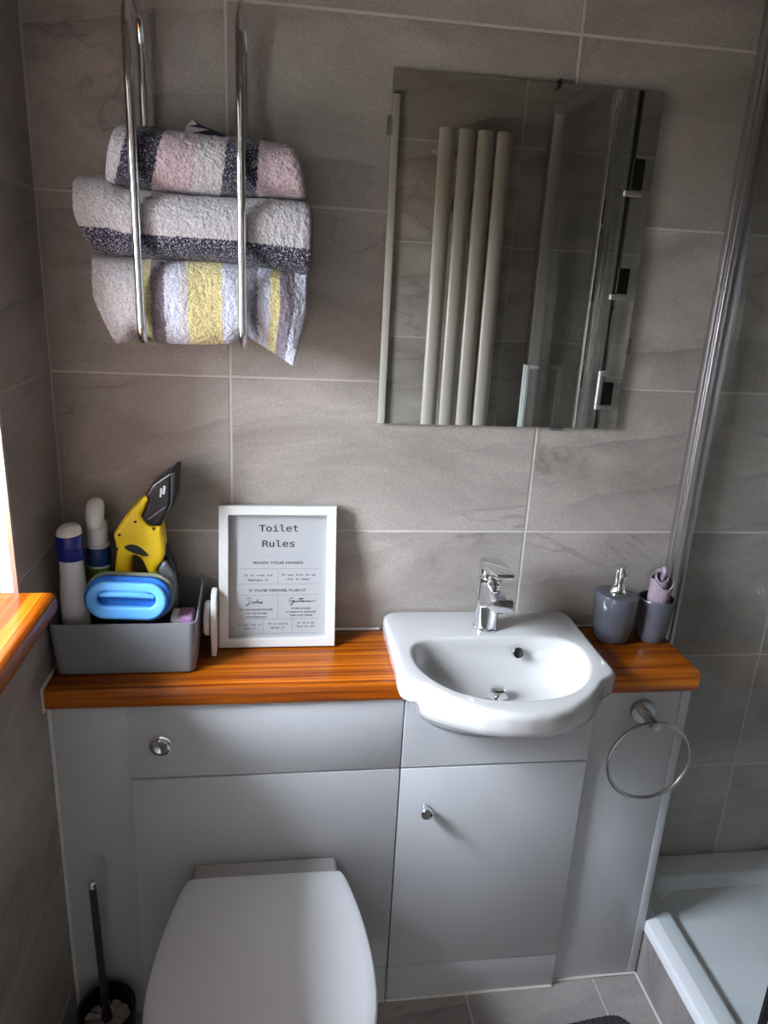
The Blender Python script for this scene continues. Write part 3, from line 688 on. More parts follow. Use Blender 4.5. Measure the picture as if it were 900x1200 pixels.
def sh_mid(u, a):
    c, s_ = sup(a, 2.7)
    endr = min(1, (min(u, 1-u)/0.03+0.05))**0.4
    lt = max(0, min(1, (0.22-u)/0.12)); lt = lt*lt*(3-2*lt)
    rt = max(0, (u-0.62)/0.38)
    rz = 0.0505+0.008*lt
    dx = 0.020*lt*(-s_) if s_ < 0 else -0.012*lt*s_*0
    z_ = 1.584+0.008*lt-0.004*u+rz*s_*(0.88+0.12*endr)
    if s_ < -0.2: z_ -= 0.017*rt**1.3*(-s_)
    z_ += 0.002*math.sin(9*u)*(s_ > 0.3)
    return dx, -0.090+0.050*c*(0.9+0.1*endr), z_
def sh_low(u, a):
    c, s_ = sup(a, 2.6)
    zt = 1.532-0.012*max(0, u-0.6)*2
    rz = 0.058+0.010*math.sin(2.0*u+0.9)
    # the two ends hang past the rails and fan out into corners
    rt, lt = max(0, (u-0.78)/0.22), max(0, (0.16-u)/0.16)
    drop = 0.034*rt**1.1 + 0.006*lt - 0.015*math.exp(-((u-0.705)/0.05)**2) - 0.016*math.exp(-((u-0.19)/0.04)**2)
    ry = 0.046*(1-0.55*max(rt, lt)**1.2)
    zc = zt-rz
    z_ = zc+rz*s_
    if s_ < 0: z_ -= drop*(-s_)
    fold = 0.004*math.sin(26*u+2*math.sin(a))*(0.3+0.7*rt)
    dx = (-0.020*rt*(-s_) if s_ < 0 else 0) + (0.030*lt*(-s_) if s_ < 0 else 0)
    return dx, -0.090-0.018*max(rt, lt)+ry*c+fold, z_
tA = roll('towel', 'small rolled pink and cream towel with navy bands, topmost in the rack', 0.150, 0.440, sh_top, MT['towel_top'], 1)
roll('towel', 'cream towel with one broad navy stripe, middle of the rack stack', 0.094, 0.458, sh_mid, MT['towel_mid'], 2)
roll('towel', 'towel with yellow, grey and lilac stripes drooping at the rack bottom', 0.113, 0.452, sh_low, MT['towel_low'], 3)
# a tucked corner standing up behind the top roll
bm = B(); cr = [(0.255, 1.735, 0), (0.268, 1.749, 0), (0.28, 1.741, 0), (0.30, 1.735, 0), (0.325, 1.727, 0), (0.33, 1.70, 0), (0.25, 1.70, 0)]
bm = plate([[(p.x, p.y) for p in smooth_poly(cr, 1)]], 0.007, 0.002, XZ((0.0, -0.048, 0)), 2)
q = mesh_obj('tucked_corner', bm, [plain('navy_terry', srgb(52, 52, 74), 0.95, bump=0.9, bscale=300, var=0.4), plain('cream_terry', srgb(215, 211, 208), 0.95, bump=0.9, bscale=300)], tA)
for p in q.data.polygons:
    if p.center.x < 0.272: p.material_index = 1

# ------------------------------------------------------------------ picture frame with its print
pf = thing('picture_frame', 'white framed toilet rules print leaning on the tiles above the worktop', 'picture', (0.408, -0.05, WT))
PW, PH = 0.228, 0.283
lean = math.atan2(0.052, PH)
# local: x right, y up along the frame, z out of the face
PM = Matrix.Translation((0.409, -0.068, WT+0.0015)) @ Matrix.Rotation(PI/2-lean, 4, 'X')
def rect(x0, x1, y0, y1): return [(x0, y0), (x1, y0), (x1, y1), (x0, y1)]
fwid = 0.0185
mesh_obj('frame', plate([rect(-PW/2, PW/2, 0, PH), rect(-PW/2+fwid, PW/2-fwid, fwid, PH-fwid)], 0.022, 0.0012, PM @ Matrix.Translation((0, 0, -0.010)), 1), MT['frame_white'], pf)
bm = B(); box(bm, -PW/2+0.012, PW/2-0.012, 0.012, PH-0.012, -0.009, -0.004); bm.transform(PM)
pr = mesh_obj('print', bm, MT['paper'], pf)
SX = (PW-2*fwid)/527.0; SY = (PH-2*fwid)/640.0
def LX(px): return (px-431.5)*SX
def LY(py): return fwid+(800-py)*SY
def load_font(fn):
    try: return bpy.data.fonts.load(bpy.utils.system_resource('DATAFILES', path='fonts')+'/'+fn)
    except Exception: return None
mono = load_font('DejaVuSansMono.woff2'); sans = load_font('Inter.woff2')
def word(bm, s, x0, x1, base, cap, font):
    cu = bpy.data.curves.new('tmp', 'FONT'); cu.body = s; cu.size = 1.0; cu.offset = 0.012
    if font: cu.font = font
    ob = bpy.data.objects.new('tmp', cu); C.objects.link(ob)
    me = bpy.data.meshes.new_from_object(ob.evaluated_get(bpy.context.evaluated_depsgraph_get()))
    xs = [v.co.x for v in me.vertices] or [0, 1]
    k = (LX(x1)-LX(x0))/max(1e-6, max(xs)-min(xs)); ky = cap*SY/0.72
    b2 = B(); b2.from_mesh(me)
    for v in b2.verts: v.co = Vector((LX(x0)+(v.co.x-min(xs))*k, LY(base)+v.co.y*ky, -0.0037))
    bpy.data.objects.remove(ob); bpy.data.curves.remove(cu); bpy.data.meshes.remove(me)
    merge(bm, b2)
bt = B(); word(bt, 'Toilet', 328, 538, 248, 45, mono); word(bt, 'Rules', 345, 520, 328, 45, mono); bt.transform(PM)
mesh_obj('title_lettering', bt, MT['ink'], pr, keep=True)
bt = B()
word(bt, 'WASH YOUR HANDS', 295, 568, 418, 19, sans); word(bt, "IF YOU'RE FINISHED, FLUSH IT", 275, 583, 564, 19, sans)
for s_, x0, x1, b_ in (('If it runs out', 250, 402, 482), ('Replace it', 272, 380, 507), ('If you lift it up', 452, 635, 480), ('Put it down', 483, 603, 503),
                       ('If you miss it', 218, 340, 743), ('Wipe it', 248, 310, 763), ('If it smells', 380, 487, 740), ('Spray it', 395, 468, 760), ("If it's on", 540, 630, 736), ('Turn it off', 535, 632, 756)):
    word(bt, s_, x0, x1, b_, 13, mono)
for s_, x0, x1, b_ in (('PLEASE REMAIN SEATED', 225, 403, 663), ('FOR THE ENTIRE', 253, 372, 683), ('PERFORMANCE', 258, 370, 702), ('STAND CLOSER,', 503, 613, 658), ('IT MIGHT BE SHORTER', 480, 640, 677), ('THAN YOU THINK!', 495, 622, 695)):
    word(bt, s_, x0, x1, b_, 12, sans)
bt.transform(PM); mesh_obj('small_lettering', bt, MT['ink'], pr, keep=True)
# handwritten headings as pen strokes (pixel grid of the print, y down)
def stroke(bm, pts, r=1.5):
    q = [Vector((LX(a), LY(b), -0.0036)) for a, b in pts]
    q = smooth_poly(q, 2, False)
    n = len(q)
    L_, R_ = [], []
    for i, p in enumerate(q):
        d_ = (q[min(i+1, n-1)]-q[max(i-1, 0)]); d_.z = 0
        if d_.length < 1e-9: d_ = Vector((1, 0, 0))
        d_.normalize(); k = Vector((-d_.y, d_.x, 0))*r*SX
        L_.append(bm.verts.new(p+k)); R_.append(bm.verts.new(p-k))
    for i in range(n-1): bm.faces.new((L_[i], R_[i], R_[i+1], L_[i+1]))
bt = B()
stroke(bt, [(262, 603), (270, 596), (282, 596), (278, 612), (272, 630), (264, 641), (258, 636), (268, 630), (285, 627)])
stroke(bt, [(300, 616), (291, 615), (288, 624), (295, 626), (301, 616), (303, 626), (310, 622)])
stroke(bt, [(318, 615), (309, 616), (308, 625), (316, 624), (326, 594), (319, 622), (325, 625), (329, 616), (327, 625), (333, 622), (338, 615), (332, 618), (333, 626), (340, 624), (347, 614), (345, 620), (348, 625), (340, 627)])
stroke(bt, [(518, 598), (508, 594), (494, 606), (494, 618), (506, 616), (516, 606), (512, 630), (504, 640), (498, 632), (514, 622), (524, 614), (519, 611), (517, 619), (524, 621), (531, 614), (531, 622), (536, 613), (541, 614), (541, 621), (549, 614)])
stroke(bt, [(552, 596), (548, 618), (556, 620), (566, 592), (560, 618), (567, 620), (573, 614), (569, 611), (567, 619), (575, 620), (581, 613), (581, 620), (587, 613), (588, 620), (594, 613), (595, 620), (602, 615), (599, 612), (598, 619), (606, 619), (611, 613), (611, 620), (618, 614), (620, 620), (640, 612)])
stroke(bt, [(541, 604), (560, 602), (577, 600)])
bt.transform(PM); mesh_obj('script_lettering', bt, MT['ink'], pr, keep=True)
bt = B()
def rule(x0, x1, y_): box(bt, LX(x0), LX(x1), LY(y_)-0.00022, LY(y_)+0.00022, -0.004, -0.0037)
def post(x_, y0, y1): box(bt, LX(x_)-0.00025, LX(x_)+0.00025, LY(y1), LY(y0), -0.004, -0.0037)
for k in range(48): rule(260+k*7.33, 260+k*7.33+4, 370)
rule(200, 655, 443); rule(200, 655, 523); rule(200, 655, 581); rule(200, 655, 709); rule(200, 655, 786)
post(432, 443, 523); post(431, 581, 709); post(352, 709, 786); post(512, 709, 786)
bt.transform(PM); mesh_obj('ruled_lines', bt, MT['ink_light'], pr, keep=True)
bm = B(); box(bm, -PW/2+0.012, PW/2-0.012, 0.012, PH-0.012, -0.0009, 0.0009); bm.transform(PM)
mesh_obj('glazing', bm, glass('frame_glass', (0.97, 0.98, 0.98, 1), 0.7), pf)

# ------------------------------------------------------------------ white plate with round knob beside the frame
t = thing('knob_plate', 'white rounded plate with a round knob, standing on edge beside the picture frame', 'holder', (0.286, -0.09, WT))
ol = [(0.0, 0.0), (0.075, 0.0), (0.075, 0.085)] + [(0.040+0.035*math.cos(a), 0.088+0.036*math.sin(a)) for a in [PI*i/12 for i in range(1, 12)]] + [(0.005, 0.085), (0.0, 0.07)]
bm = plate([ol], 0.0105, 0.002, basis((0.2925, -0.106, WT+0.0008), (0, 1, 0), (0, 0, 1), (-1, 0, 0)), 2); mesh_obj('plate', bm, MT['white'], t, 40)
bm = B(); lathe(bm, [(0.006, 0), (0.006, 0.003), (0.033, 0.003), (0.034, 0.005), (0.034, 0.011), (0.032, 0.013), (0.002, 0.0135)], (0.282, -0.072, WT+0.066), 40, (-1, 0, 0)); mesh_obj('knob', bm, MT['white'], t, 40)

# ------------------------------------------------------------------ grey storage box
bx = thing('storage_box', 'grey plastic storage box with a low front, full of cleaning things', 'box', (0.135, -0.09, WT))
zb = WT+0.001; ZF, ZBK = 0.908, 0.936
def bx_ring(z_, front, inset):
    k = (z_-zb)/0.10
    x0, x1 = 0.014-0.008*k+inset, 0.258+0.005*k-inset
    y0, y1 = -0.168+0.0*k+inset, -0.020-inset
    pts = [Vector((p.x, p.y)) for p in rrect(x1-x0, y1-y0, 0.014-inset*0.5, 5)]
    res = []
    for p in pts:
        X_, Y_ = (x0+x1)/2+p.x, (y0+y1)/2+p.y
        s_ = min(1, max(0, (Y_-y0)/(y1-y0)))
        s_ = s_*s_*(3-2*s_)
        zz = z_ if not front else ZF+(ZBK-ZF)*s_
        res.append(Vector((X_, Y_, zz)))
    return res
bm = B()
loft(bm, [bx_ring(zb, False, 0.004), bx_ring(zb+0.003, False, 0.0), bx_ring(0.86, False, 0.0), bx_ring(ZF, True, 0.0), bx_ring(ZF, True, 0.0022), bx_ring(0.86, False, 0.0022), bx_ring(zb+0.004, False, 0.0028)], True, True, True)
mesh_obj('tub', bm, MT['box'], bx, 40)

# bottles in the box
ZI = zb+0.0045
t = thing('cleaner_bottle', 'white bottle with navy collar and domed white cap in the grey box', 'bottle', (0.037, -0.115, ZI))
bc = (0.0425, -0.118, ZI)
bm = B(); lathe(bm, [(0.021, 0), (0.024, 0.004), (0.0245, 0.10), (0.0245, 0.13), (0.0215, 0.165), (0.0205, 0.195), (0.0205, 0.205)], bc, 36, (0, 0, 1), 1, 0.85); mesh_obj('bottle_body', bm, MT['white'], t, 50)
bm = B(); lathe(bm, [(0.0225, 0.203), (0.0235, 0.206), (0.0235, 0.222), (0.0222, 0.224), (0.0235, 0.226), (0.0235, 0.246), (0.022, 0.249)], bc, 36, (0, 0, 1), 1, 0.9); mesh_obj('collar', bm, MT['navy'], t, 30)
bm = B(); lathe(bm, [(0.0222, 0.248), (0.022, 0.254), (0.019, 0.262), (0.012, 0.268), (0.001, 0.270)], bc, 36, (0, 0, 1), 1, 0.9)
for v in bm.verts: v.co.z += (v.co.x-bc[0])*0.15
mesh_obj('cap', bm, MT['white'], t, 60)
t = thing('spray_bottle', 'white-nozzled bottle with blue and green label in the grey box', 'bottle', (0.079, -0.075, ZI))
bc = (0.0765, -0.060, ZI)
bm = B(); lathe(bm, [(0.020, 0), (0.0225, 0.004), (0.0235, 0.10), (0.0235, 0.135), (0.0235, 0.165), (0.0228, 0.170)], bc, 36); mesh_obj('bottle_body', bm, MT['green_label'], t, 50)
bm = B(); lathe(bm, [(0.0236, 0.168), (0.0238, 0.1715), (0.0228, 0.172)], bc, 36); mesh_obj('pale_band', bm, MT['white'], t)
bm = B(); lathe(bm, [(0.0228, 0.171), (0.0215, 0.19), (0.0205, 0.206), (0.018, 0.208)], bc, 36); mesh_obj('blue_shoulder', bm, MT['blue_label'], t, 50)
bm = B(); lathe(bm, [(0.0205, 0.206), (0.0208, 0.211), (0.0185, 0.2125), (0.0185, 0.248), (0.0165, 0.254), (0.010, 0.258), (0.0085, 0.27)], bc, 36); q = mesh_obj('nozzle_collar', bm, MT['white'], t, 40)
nz = Vector((bc[0]+0.0005, bc[1], ZI+0.245))
bm = B()
rg = []
for k, (s_, z_, yo) in enumerate(((0.010, 0.0, -0.014), (0.0155, 0.010, -0.016), (0.0165, 0.026, -0.012), (0.0165, 0.040, -0.004), (0.013, 0.050, 0.002), (0.006, 0.0545, 0.004))):
    rg.append([nz+Vector((s_*math.cos(2*PI*i/28), yo+0.8*s_*math.sin(2*PI*i/28), z_-0.002)) for i in range(28)])
loft(bm, rg, True, True, True)
mesh_obj('nozzle', bm, MT['white'], q, 50)

# window vacuum: side profile (x, z) built as a solid
wv = thing('window_vacuum', 'yellow and black handheld window vacuum standing nozzle up in the grey box', 'window vacuum', (0.16, -0.075, ZI))
YV = -0.095
def solid(pts, y_front, thick, bev, smooth=1, holes=()):
    ols = [[(p.x, p.y) for p in smooth_poly([(a, b, 0) for a, b in pts], smooth)]] + [[(p.x, p.y) for p in smooth_poly([(a, b, 0) for a, b in h], 1)] for h in holes]
    return plate(ols, thick, bev, XZ((0, y_front+thick, 0)), 4)
body = [(0.1768, 1.1300), (0.1603, 1.1159), (0.1457, 1.0997), (0.1276, 1.0769), (0.1130, 1.0528), (0.1114, 1.0473), (0.1140, 1.0363), (0.1149, 1.0185), (0.1116, 0.9962), (0.1089, 0.9610), (0.1100, 0.9277), (0.1143, 0.8949), (0.1445, 0.8803), (0.1799, 0.8798), (0.1955, 0.9033), (0.1928, 0.9385), (0.1893, 0.9548), (0.1861, 0.9755), (0.1848, 0.9846), (0.1951, 0.9959), (0.2014, 1.0095), (0.2013, 1.0230), (0.1991, 1.0542), (0.1974, 1.0718), (0.1879, 1.0651), (0.1741, 1.0706), (0.1633, 1.0868), (0.1705, 1.0999), (0.1772, 1.1171)]
hole = [(0.1332, 0.9321), (0.1354, 0.9734), (0.1372, 0.9961), (0.1412, 1.0073), (0.1491, 1.0118), (0.1588, 1.0033), (0.1670, 0.9824), (0.1714, 0.9595), (0.1739, 0.9317), (0.1627, 0.9131), (0.1400, 0.9134)]
bm = solid(body, YV, 0.046, 0.0085, 1, (hole,)); mesh_obj('housing', bm, MT['yellow'], wv, 60)
noz = [(0.1712, 1.1278), (0.1856, 1.1492), (0.2156, 1.1703), (0.2216, 1.1716), (0.2158, 1.1111), (0.2113, 1.1002), (0.1964, 1.0685), (0.1740, 1.0695), (0.1628, 1.0864), (0.1726, 1.1042), (0.1768, 1.1214)]
bm = solid(noz, YV-0.003, 0.060, 0.006, 0); nzp = mesh_obj('nozzle', bm, MT['black'], wv, 40)
bl = [(0.2196, 1.1724), (0.2284, 1.1755), (0.2244, 1.1284), (0.2222, 1.1128), (0.2133, 1.0998), (0.2115, 1.1045), (0.2171, 1.1154)]
bm = solid(bl, YV-0.014, 0.080, 0.002, 0); mesh_obj('wiper_blade', bm, MT['rubber'], nzp, 40)
def patch(pts, y_front, material, nm, par, sm_=0, th=0.002):
    bm = solid(pts, y_front-th+0.0005, th, 0.0003, sm_); return mesh_obj(nm, bm, material, par, 40)
mk = plain('white_print_mark', srgb(205, 205, 208), 0.5)
bm = B()
for (a0, b0, a1, b1, wd) in ((0.1988, 1.1249, 0.2010, 1.1420, 0.0030), (0.2041, 1.1303, 0.2072, 1.1463, 0.0044)):
    d = Vector((a1-a0, b1-b0)); nn = Vector((-d.y, d.x)).normalized()*wd/2
    for k in range(5):
        s0, s1 = k/5+0.02, (k+1)/5-0.02
        q = [Vector((a0, b0))+d*s0-nn, Vector((a0, b0))+d*s0+nn, Vector((a0, b0))+d*s1+nn, Vector((a0, b0))+d*s1-nn]
        merge(bm, solid([(p.x, p.y) for p in q], YV-0.0042, 0.0015, 0.0002, 0))
mesh_obj('white_mark', bm, mk, nzp)
patch([(0.1757, 1.0834), (0.1770, 1.0821), (0.2086, 1.1071), (0.2077, 1.1084)], YV-0.003, MT['grey_tank'], 'rib_line', nzp)
lens = [(0.1283, 1.0285), (0.1402, 1.0334), (0.1541, 1.0310), (0.1667, 1.0196), (0.1737, 1.0091), (0.1572, 1.0127), (0.1394, 1.0194)]
q = patch(lens, YV, MT['rubber'], 'trigger_slot', wv, 1, 0.0025)
for a, b in ((0.1524, 1.0770), (0.1232, 1.0517), (0.1167, 1.0241), (0.1838, 1.0636)):
    p = Vector((a, YV, b))
    bm = B(); lathe(bm, [(0.0024, 0.0), (0.0024, 0.0025), (0.0015, 0.0028)], (p.x, YV+0.001, p.z), 14, (0, -1, 0)); mesh_obj('screw_hole', bm, MT['rubber'], wv)
tank = [(0.1859, 0.9812), (0.2005, 1.0032), (0.2109, 0.9811), (0.2186, 0.9661), (0.2204, 0.9266), (0.2156, 0.8793), (0.1988, 0.8795), (0.1966, 0.9033), (0.1931, 0.9455), (0.1887, 0.9640)]
bm = solid(tank, YV+0.002, 0.042, 0.008, 1); mesh_obj('water_tank', bm, MT['grey_tank'], wv, 60)
strip = [(0.1994, 1.0275), (0.2042, 1.0185), (0.2115, 0.9959), (0.2188, 0.9707), (0.2210, 0.9453), (0.2178, 0.9430), (0.2109, 0.9799), (0.2005, 1.0027)]
bm = solid(strip, YV+0.012, 0.028, 0.003, 1); mesh_obj('rear_grip', bm, MT['black'], wv, 60)
grip = [(0.1116, 1.0495), (0.1048, 1.0363), (0.1020, 0.9962), (0.0968, 0.9045), (0.1061, 0.8950), (0.1087, 0.9610), (0.1114, 0.9962), (0.1145, 1.0185), (0.1136, 1.0363)]
bm = solid(grip, YV+0.008, 0.032, 0.003, 1); mesh_obj('rubber_grip', bm, MT['rubber'], wv, 60)

# bath scrubber
sp_ = thing('bath_scrubber', 'blue oval bath scrubber with a slotted handle lying over the box front', 'scrubber', (0.143, -0.15, 0.91))
SM_ = Matrix.Translation((0.1435, -0.134, 0.947)) @ Matrix.Rotation(math.radians(3), 4, 'Y') @ Matrix.Rotation(PI/2-math.radians(14), 4, 'X')
W2, H2 = 0.150, 0.078
mesh_obj('scouring_pad', plate([[(p.x, p.y) for p in rrect(W2+0.006, H2+0.006, 0.040, 10)]], 0.010, 0.003, SM_ @ Matrix.Translation((0, 0.002, -0.008)), 2), MT['scour'], sp_, 60)
mesh_obj('sponge', plate([[(p.x, p.y) for p in rrect(W2, H2, 0.0385, 10)]], 0.022, 0.004, SM_ @ Matrix.Translation((0, 0, 0.001)), 3), MT['deep_blue'], sp_, 60)
slot = [(p.x, p.y+0.0015) for p in rrect(0.100, 0.025, 0.0122, 8)]
mesh_obj('handle', plate([[(p.x, p.y-0.001) for p in rrect(W2-0.012, H2-0.012, 0.0328, 10)], slot], 0.016, 0.005, SM_ @ Matrix.Translation((0, -0.001, 0.0205)), 4), MT['sky_blue'], sp_, 60)
bm = B(); tube(bm, [(-0.046, 0.006, 0.030), (-0.03, 0.0085, 0.033), (0, 0.0095, 0.034), (0.03, 0.0085, 0.033), (0.046, 0.006, 0.030)], [0.004, 0.0055, 0.006, 0.0055, 0.004], 14); bm.transform(SM_); mesh_obj('handle_bar', bm, MT['sky_blue'], sp_, 60)
# packet
t = thing('wipes_packet', 'small white and lilac packet tucked in the right corner of the grey box', 'packet', (0.238, -0.12, 0.83))
bm = B(); box(bm, 0.214, 0.255, -0.150, -0.105, 0.8125, 0.911, 0.006, 3); mesh_obj('packet_body', bm, MT['white'], t)
bm = B(); box(bm, 0.226, 0.2555, -0.1505, -0.1045, 0.85, 0.9125, 0.006, 3); mesh_obj('lilac_wrapper', bm, MT['lilac'], t)

# ------------------------------------------------------------------ soap dispenser and tumbler
t = thing('soap_dispenser', 'slate grey soap dispenser with a chrome pump on the worktop end', 'soap dispenser', (1.118, -0.062, WT))
c_ = (1.118, -0.060, WT+0.001)
bm = B(); lathe(bm, [(0.034, 0), (0.0375, 0.003), (0.040, 0.012), (0.0445, 0.05), (0.0465, 0.08), (0.0465, 0.098), (0.045, 0.1035), (0.041, 0.1055), (0.018, 0.104), (0.014, 0.105)], c_, 48, (0, 0, 1), 1, 0.95)
for v in bm.verts:
    if v.co.z > WT+0.085: v.co.z -= (v.co.x-c_[0])*0.10
mesh_obj('bottle_body', bm, MT['slate'], t, 40)
bm = B(); lathe(bm, [(0.0185, 0.1035), (0.0185, 0.109), (0.0145, 0.114), (0.0125, 0.126), (0.0125, 0.132), (0.0142, 0.134), (0.0148, 0.160), (0.0140, 0.1655), (0.004, 0.167)], c_, 36)
box(bm, c_[0]-0.006, c_[0]+0.006, c_[1]-0.021, c_[1]-0.010, WT+0.146, WT+0.158, 0.003)
mesh_obj('pump', bm, MT['chrome'], t, 30)
t = thing('tumbler', 'slate grey tumbler holding a rolled flannel beside the soap dispenser', 'tumbler', (1.208, -0.062, WT))
c_ = (1.2065, -0.062, WT+0.001)
bm = B(); lathe(bm, [(0.029, 0), (0.0315, 0.003), (0.033, 0.02), (0.0355, 0.06), (0.0375, 0.092), (0.0375, 0.0945), (0.0365, 0.096), (0.0342, 0.0945), (0.0325, 0.06), (0.030, 0.02), (0.028, 0.012), (0.001, 0.011)], c_, 48)
mesh_obj('cup', bm, MT['slate'], t, 40)
t = thing('flannel', 'mauve flannel rolled up and standing in the grey tumbler', 'flannel', (1.207, -0.062, WT+0.014))
bm = B(); ring_in, ring_out = [], []
NS = 150; th = 0.0028
cols = []
for i in range(NS+1):
    a = -2.2+i/NS*5.2*PI; r = 0.0055+0.0205*(i/NS)
    rowv = []
    for k in range(12):
        z_ = k/11
        top = 0.122+0.006*math.sin(a*1.0-0.6)+0.030*(1-i/NS)**0.7+0.012*max(0, math.cos(a-0.5))+0.004*math.sin(a*2.7)
        zz = 0.013+(top-0.013)*z_
        fl_ = 1+0.5*max(0, z_-0.7)*math.sin(a*1.6+1)
        rr_ = r*fl_+0.0006*mnoise.noise(Vector((i*0.7, k*1.3, 3)))
        rowv.append((rr_*math.cos(a)*0.96+0.002*z_, rr_*math.sin(a), zz))
    cols.append(rowv)
def addp(off):
    return [[bm.verts.new((c_[0]+x_*(1+off/max(0.004, math.hypot(x_, y_))), c_[1]+y_*(1+off/max(0.004, math.hypot(x_, y_))), WT+z_)) for x_, y_, z_ in col] for col in cols]
A_, B_ = addp(-th/2), addp(th/2)
for i in range(NS):
    for k in range(11):
        bm.faces.new((A_[i][k], A_[i+1][k], A_[i+1][k+1], A_[i][k+1])); bm.faces.new((B_[i][k], B_[i][k+1], B_[i+1][k+1], B_[i+1][k]))
    bm.faces.new((A_[i][11], A_[i+1][11], B_[i+1][11], B_[i][11])); bm.faces.new((A_[i][0], B_[i][0], B_[i+1][0], A_[i+1][0]))
for i in (0, NS):
    for k in range(11): bm.faces.new((A_[i][k], A_[i][k+1], B_[i][k+1], B_[i][k]))
mesh_obj('cloth', bm, MT['flannel'], t, 80)

# ------------------------------------------------------------------ towel ring
t = thing('towel_ring', 'brushed steel towel ring mounted on the grey end panel', 'towel ring', (1.141, YP, 0.711))
c_ = Vector((1.141, YP, 0.713))
bm = B(); lathe(bm, [(0.0255, 0), (0.0255, 0.009), (0.0245, 0.0105), (0.012, 0.0108)], c_, 44, (0, -1, 0)); mesh_obj('mount', bm, MT['steel'], t, 30)
bm = B(); lathe(bm, [(0.0105, 0.0105), (0.0105, 0.062), (0.0095, 0.0635), (0.002, 0.064)], c_, 32, (0, -1, 0)); mesh_obj('post', bm, MT['steel'], t, 30)
rc = Vector((c_.x+0.001, YP-0.056, c_.z-0.0845+0.002)); rad = 0.0845
bm = B(); tube(bm, [rc+Vector((rad*math.sin(a), 0.004*math.cos(a), rad*math.cos(a))) for a in [2*PI*i/80 for i in range(80)]], 0.0042, 14, True); mesh_obj('ring', bm, MT['steel'], t, 60)

# ------------------------------------------------------------------ toilet brush
t = thing('toilet_brush', 'toilet brush with dark handle in a black pot beside the toilet', 'toilet brush', (0.08, -0.268, 0))
bc = Vector((0.078, -0.262, 0.0))
bm = B(); lathe(bm, [(0.046, 0.001), (0.049, 0.004), (0.054, 0.06), (0.056, 0.116), (0.055, 0.1185), (0.0515, 0.117), (0.049, 0.06), (0.044, 0.012), (0.001, 0.010)], bc, 48); mesh_obj('pot', bm, MT['black'], t, 40)
hd = Vector((0.078, -0.264, 0.105)); htop = Vector((0.0705, -0.258, 0.425)); ax = (htop-hd).normalized()
bm = B(); lathe(bm, [(0.012, -0.03), (0.0105, 0.0), (0.0075, 0.01), (0.007, 0.02), (0.007, (htop-hd).length-0.012)], hd, 20, ax); q = mesh_obj('handle', bm, MT['dark_handle'], t, 40)
bm = B(); lathe(bm, [(0.0075, (htop-hd).length-0.012), (0.0078, (htop-hd).length-0.002), (0.006, (htop-hd).length+0.001), (0.001, (htop-hd).length+0.0015)], hd, 20, ax); mesh_obj('end_cap', bm, MT['chrome'], q, 40)
hb = B()
for k in range(12):
    a0 = 2*PI*k/12+0.06; a1 = 2*PI*(k+1)/12-0.06
    pts0 = [(0.010, a0), (0.044, a0), (0.045, (a0+a1)/2), (0.044, a1), (0.010, a1)]
    lo_, hi_ = [], []
    for r_, a_ in pts0:
        lo_.append(Vector((r_*math.cos(a_), r_*math.sin(a_), -0.08))); hi_.append(Vector((r_*math.cos(a_), r_*math.sin(a_), -0.012-0.25*(r_-0.01)+random.uniform(-0.002, 0.002))))
    bmt = B(); loft(bmt, [[p+hd for p in lo_], [p+hd for p in hi_]], True, True, True); mesh_obj('bristle_tuft', bmt, MT['bristle'], t, 30)
hb.free()

# ------------------------------------------------------------------ bath mat
t = thing('bath_mat', 'charcoal shaggy bath mat lying on the grey floor tiles', 'bath mat', (1.067, -0.6, 0))
bm = B(); MR = Matrix.Translation((1.080, -0.606, 0)) @ Matrix.Rotation(math.radians(6), 4, 'Z')
nx, ny = 110, 160; mw, mh, cr_ = 0.25, 0.62, 0.045
Vg = {}
for i in range(nx+1):
    for j in range(ny+1):
        x_, y_ = (i/nx-0.5)*mw, (j/ny-0.5)*mh
        dx_, dy_ = max(0, abs(x_)-(mw/2-cr_)), max(0, abs(y_)-(mh/2-cr_))
        dd = math.hypot(dx_, dy_)
        if dd > cr_:
            x_ = math.copysign(mw/2-cr_+dx_*cr_/dd, x_) if dx_ else x_; y_ = math.copysign(mh/2-cr_+dy_*cr_/dd, y_) if dy_ else y_; dd = cr_
        edge = min(1, (cr_-dd)/0.014) if (dx_ or dy_) else 1
        z_ = 0.002+0.018*math.sqrt(max(0, edge))+mnoise.noise(Vector((x_*220, y_*220, 1)))*0.006*max(0.2, edge)
        Vg[i, j] = bm.verts.new(MR @ Vector((x_+0.002*mnoise.noise(Vector((x_*300, y_*300, 5))), y_+0.003*mnoise.noise(Vector((x_*300, y_*300, 9))), max(0.0015, z_))))
for i in range(nx):
    for j in range(ny): bm.faces.new((Vg[i, j], Vg[i+1, j], Vg[i+1, j+1], Vg[i, j+1]))
mesh_obj('pile', bm, MT['shag'], t, 180)

# ------------------------------------------------------------------ shower
st = thing('shower_tray', 'white shower tray with raised rim on a tiled riser', 'shower tray', (1.64, -0.57, 0))
TZ = 0.157
x0, x1, y0, y1 = 1.243, XR-0.002, -D+0.002, -0.002
def tr_ring(i_, z_, r):
    return [Vector(((x0+x1)/2+p.x, (y0+y1)/2+p.y, z_)) for p in rrect(x1-x0-2*i_, y1-y0-2*i_, r, 8)]
bm = B(); loft(bm, [tr_ring(0.0, 0.129, 0.004), tr_ring(0.0, TZ-0.006, 0.004), tr_ring(0.002, TZ-0.001, 0.005), tr_ring(0.006, TZ, 0.006), tr_ring(0.062, TZ-0.001, 0.045), tr_ring(0.070, TZ-0.004, 0.05), tr_ring(0.088, TZ-0.036, 0.06), tr_ring(0.100, TZ-0.044, 0.06), tr_ring(0.25, TZ-0.049, 0.06)], True, True, True)
mesh_obj('basin_tray', bm, MT['tray'], st, 50)
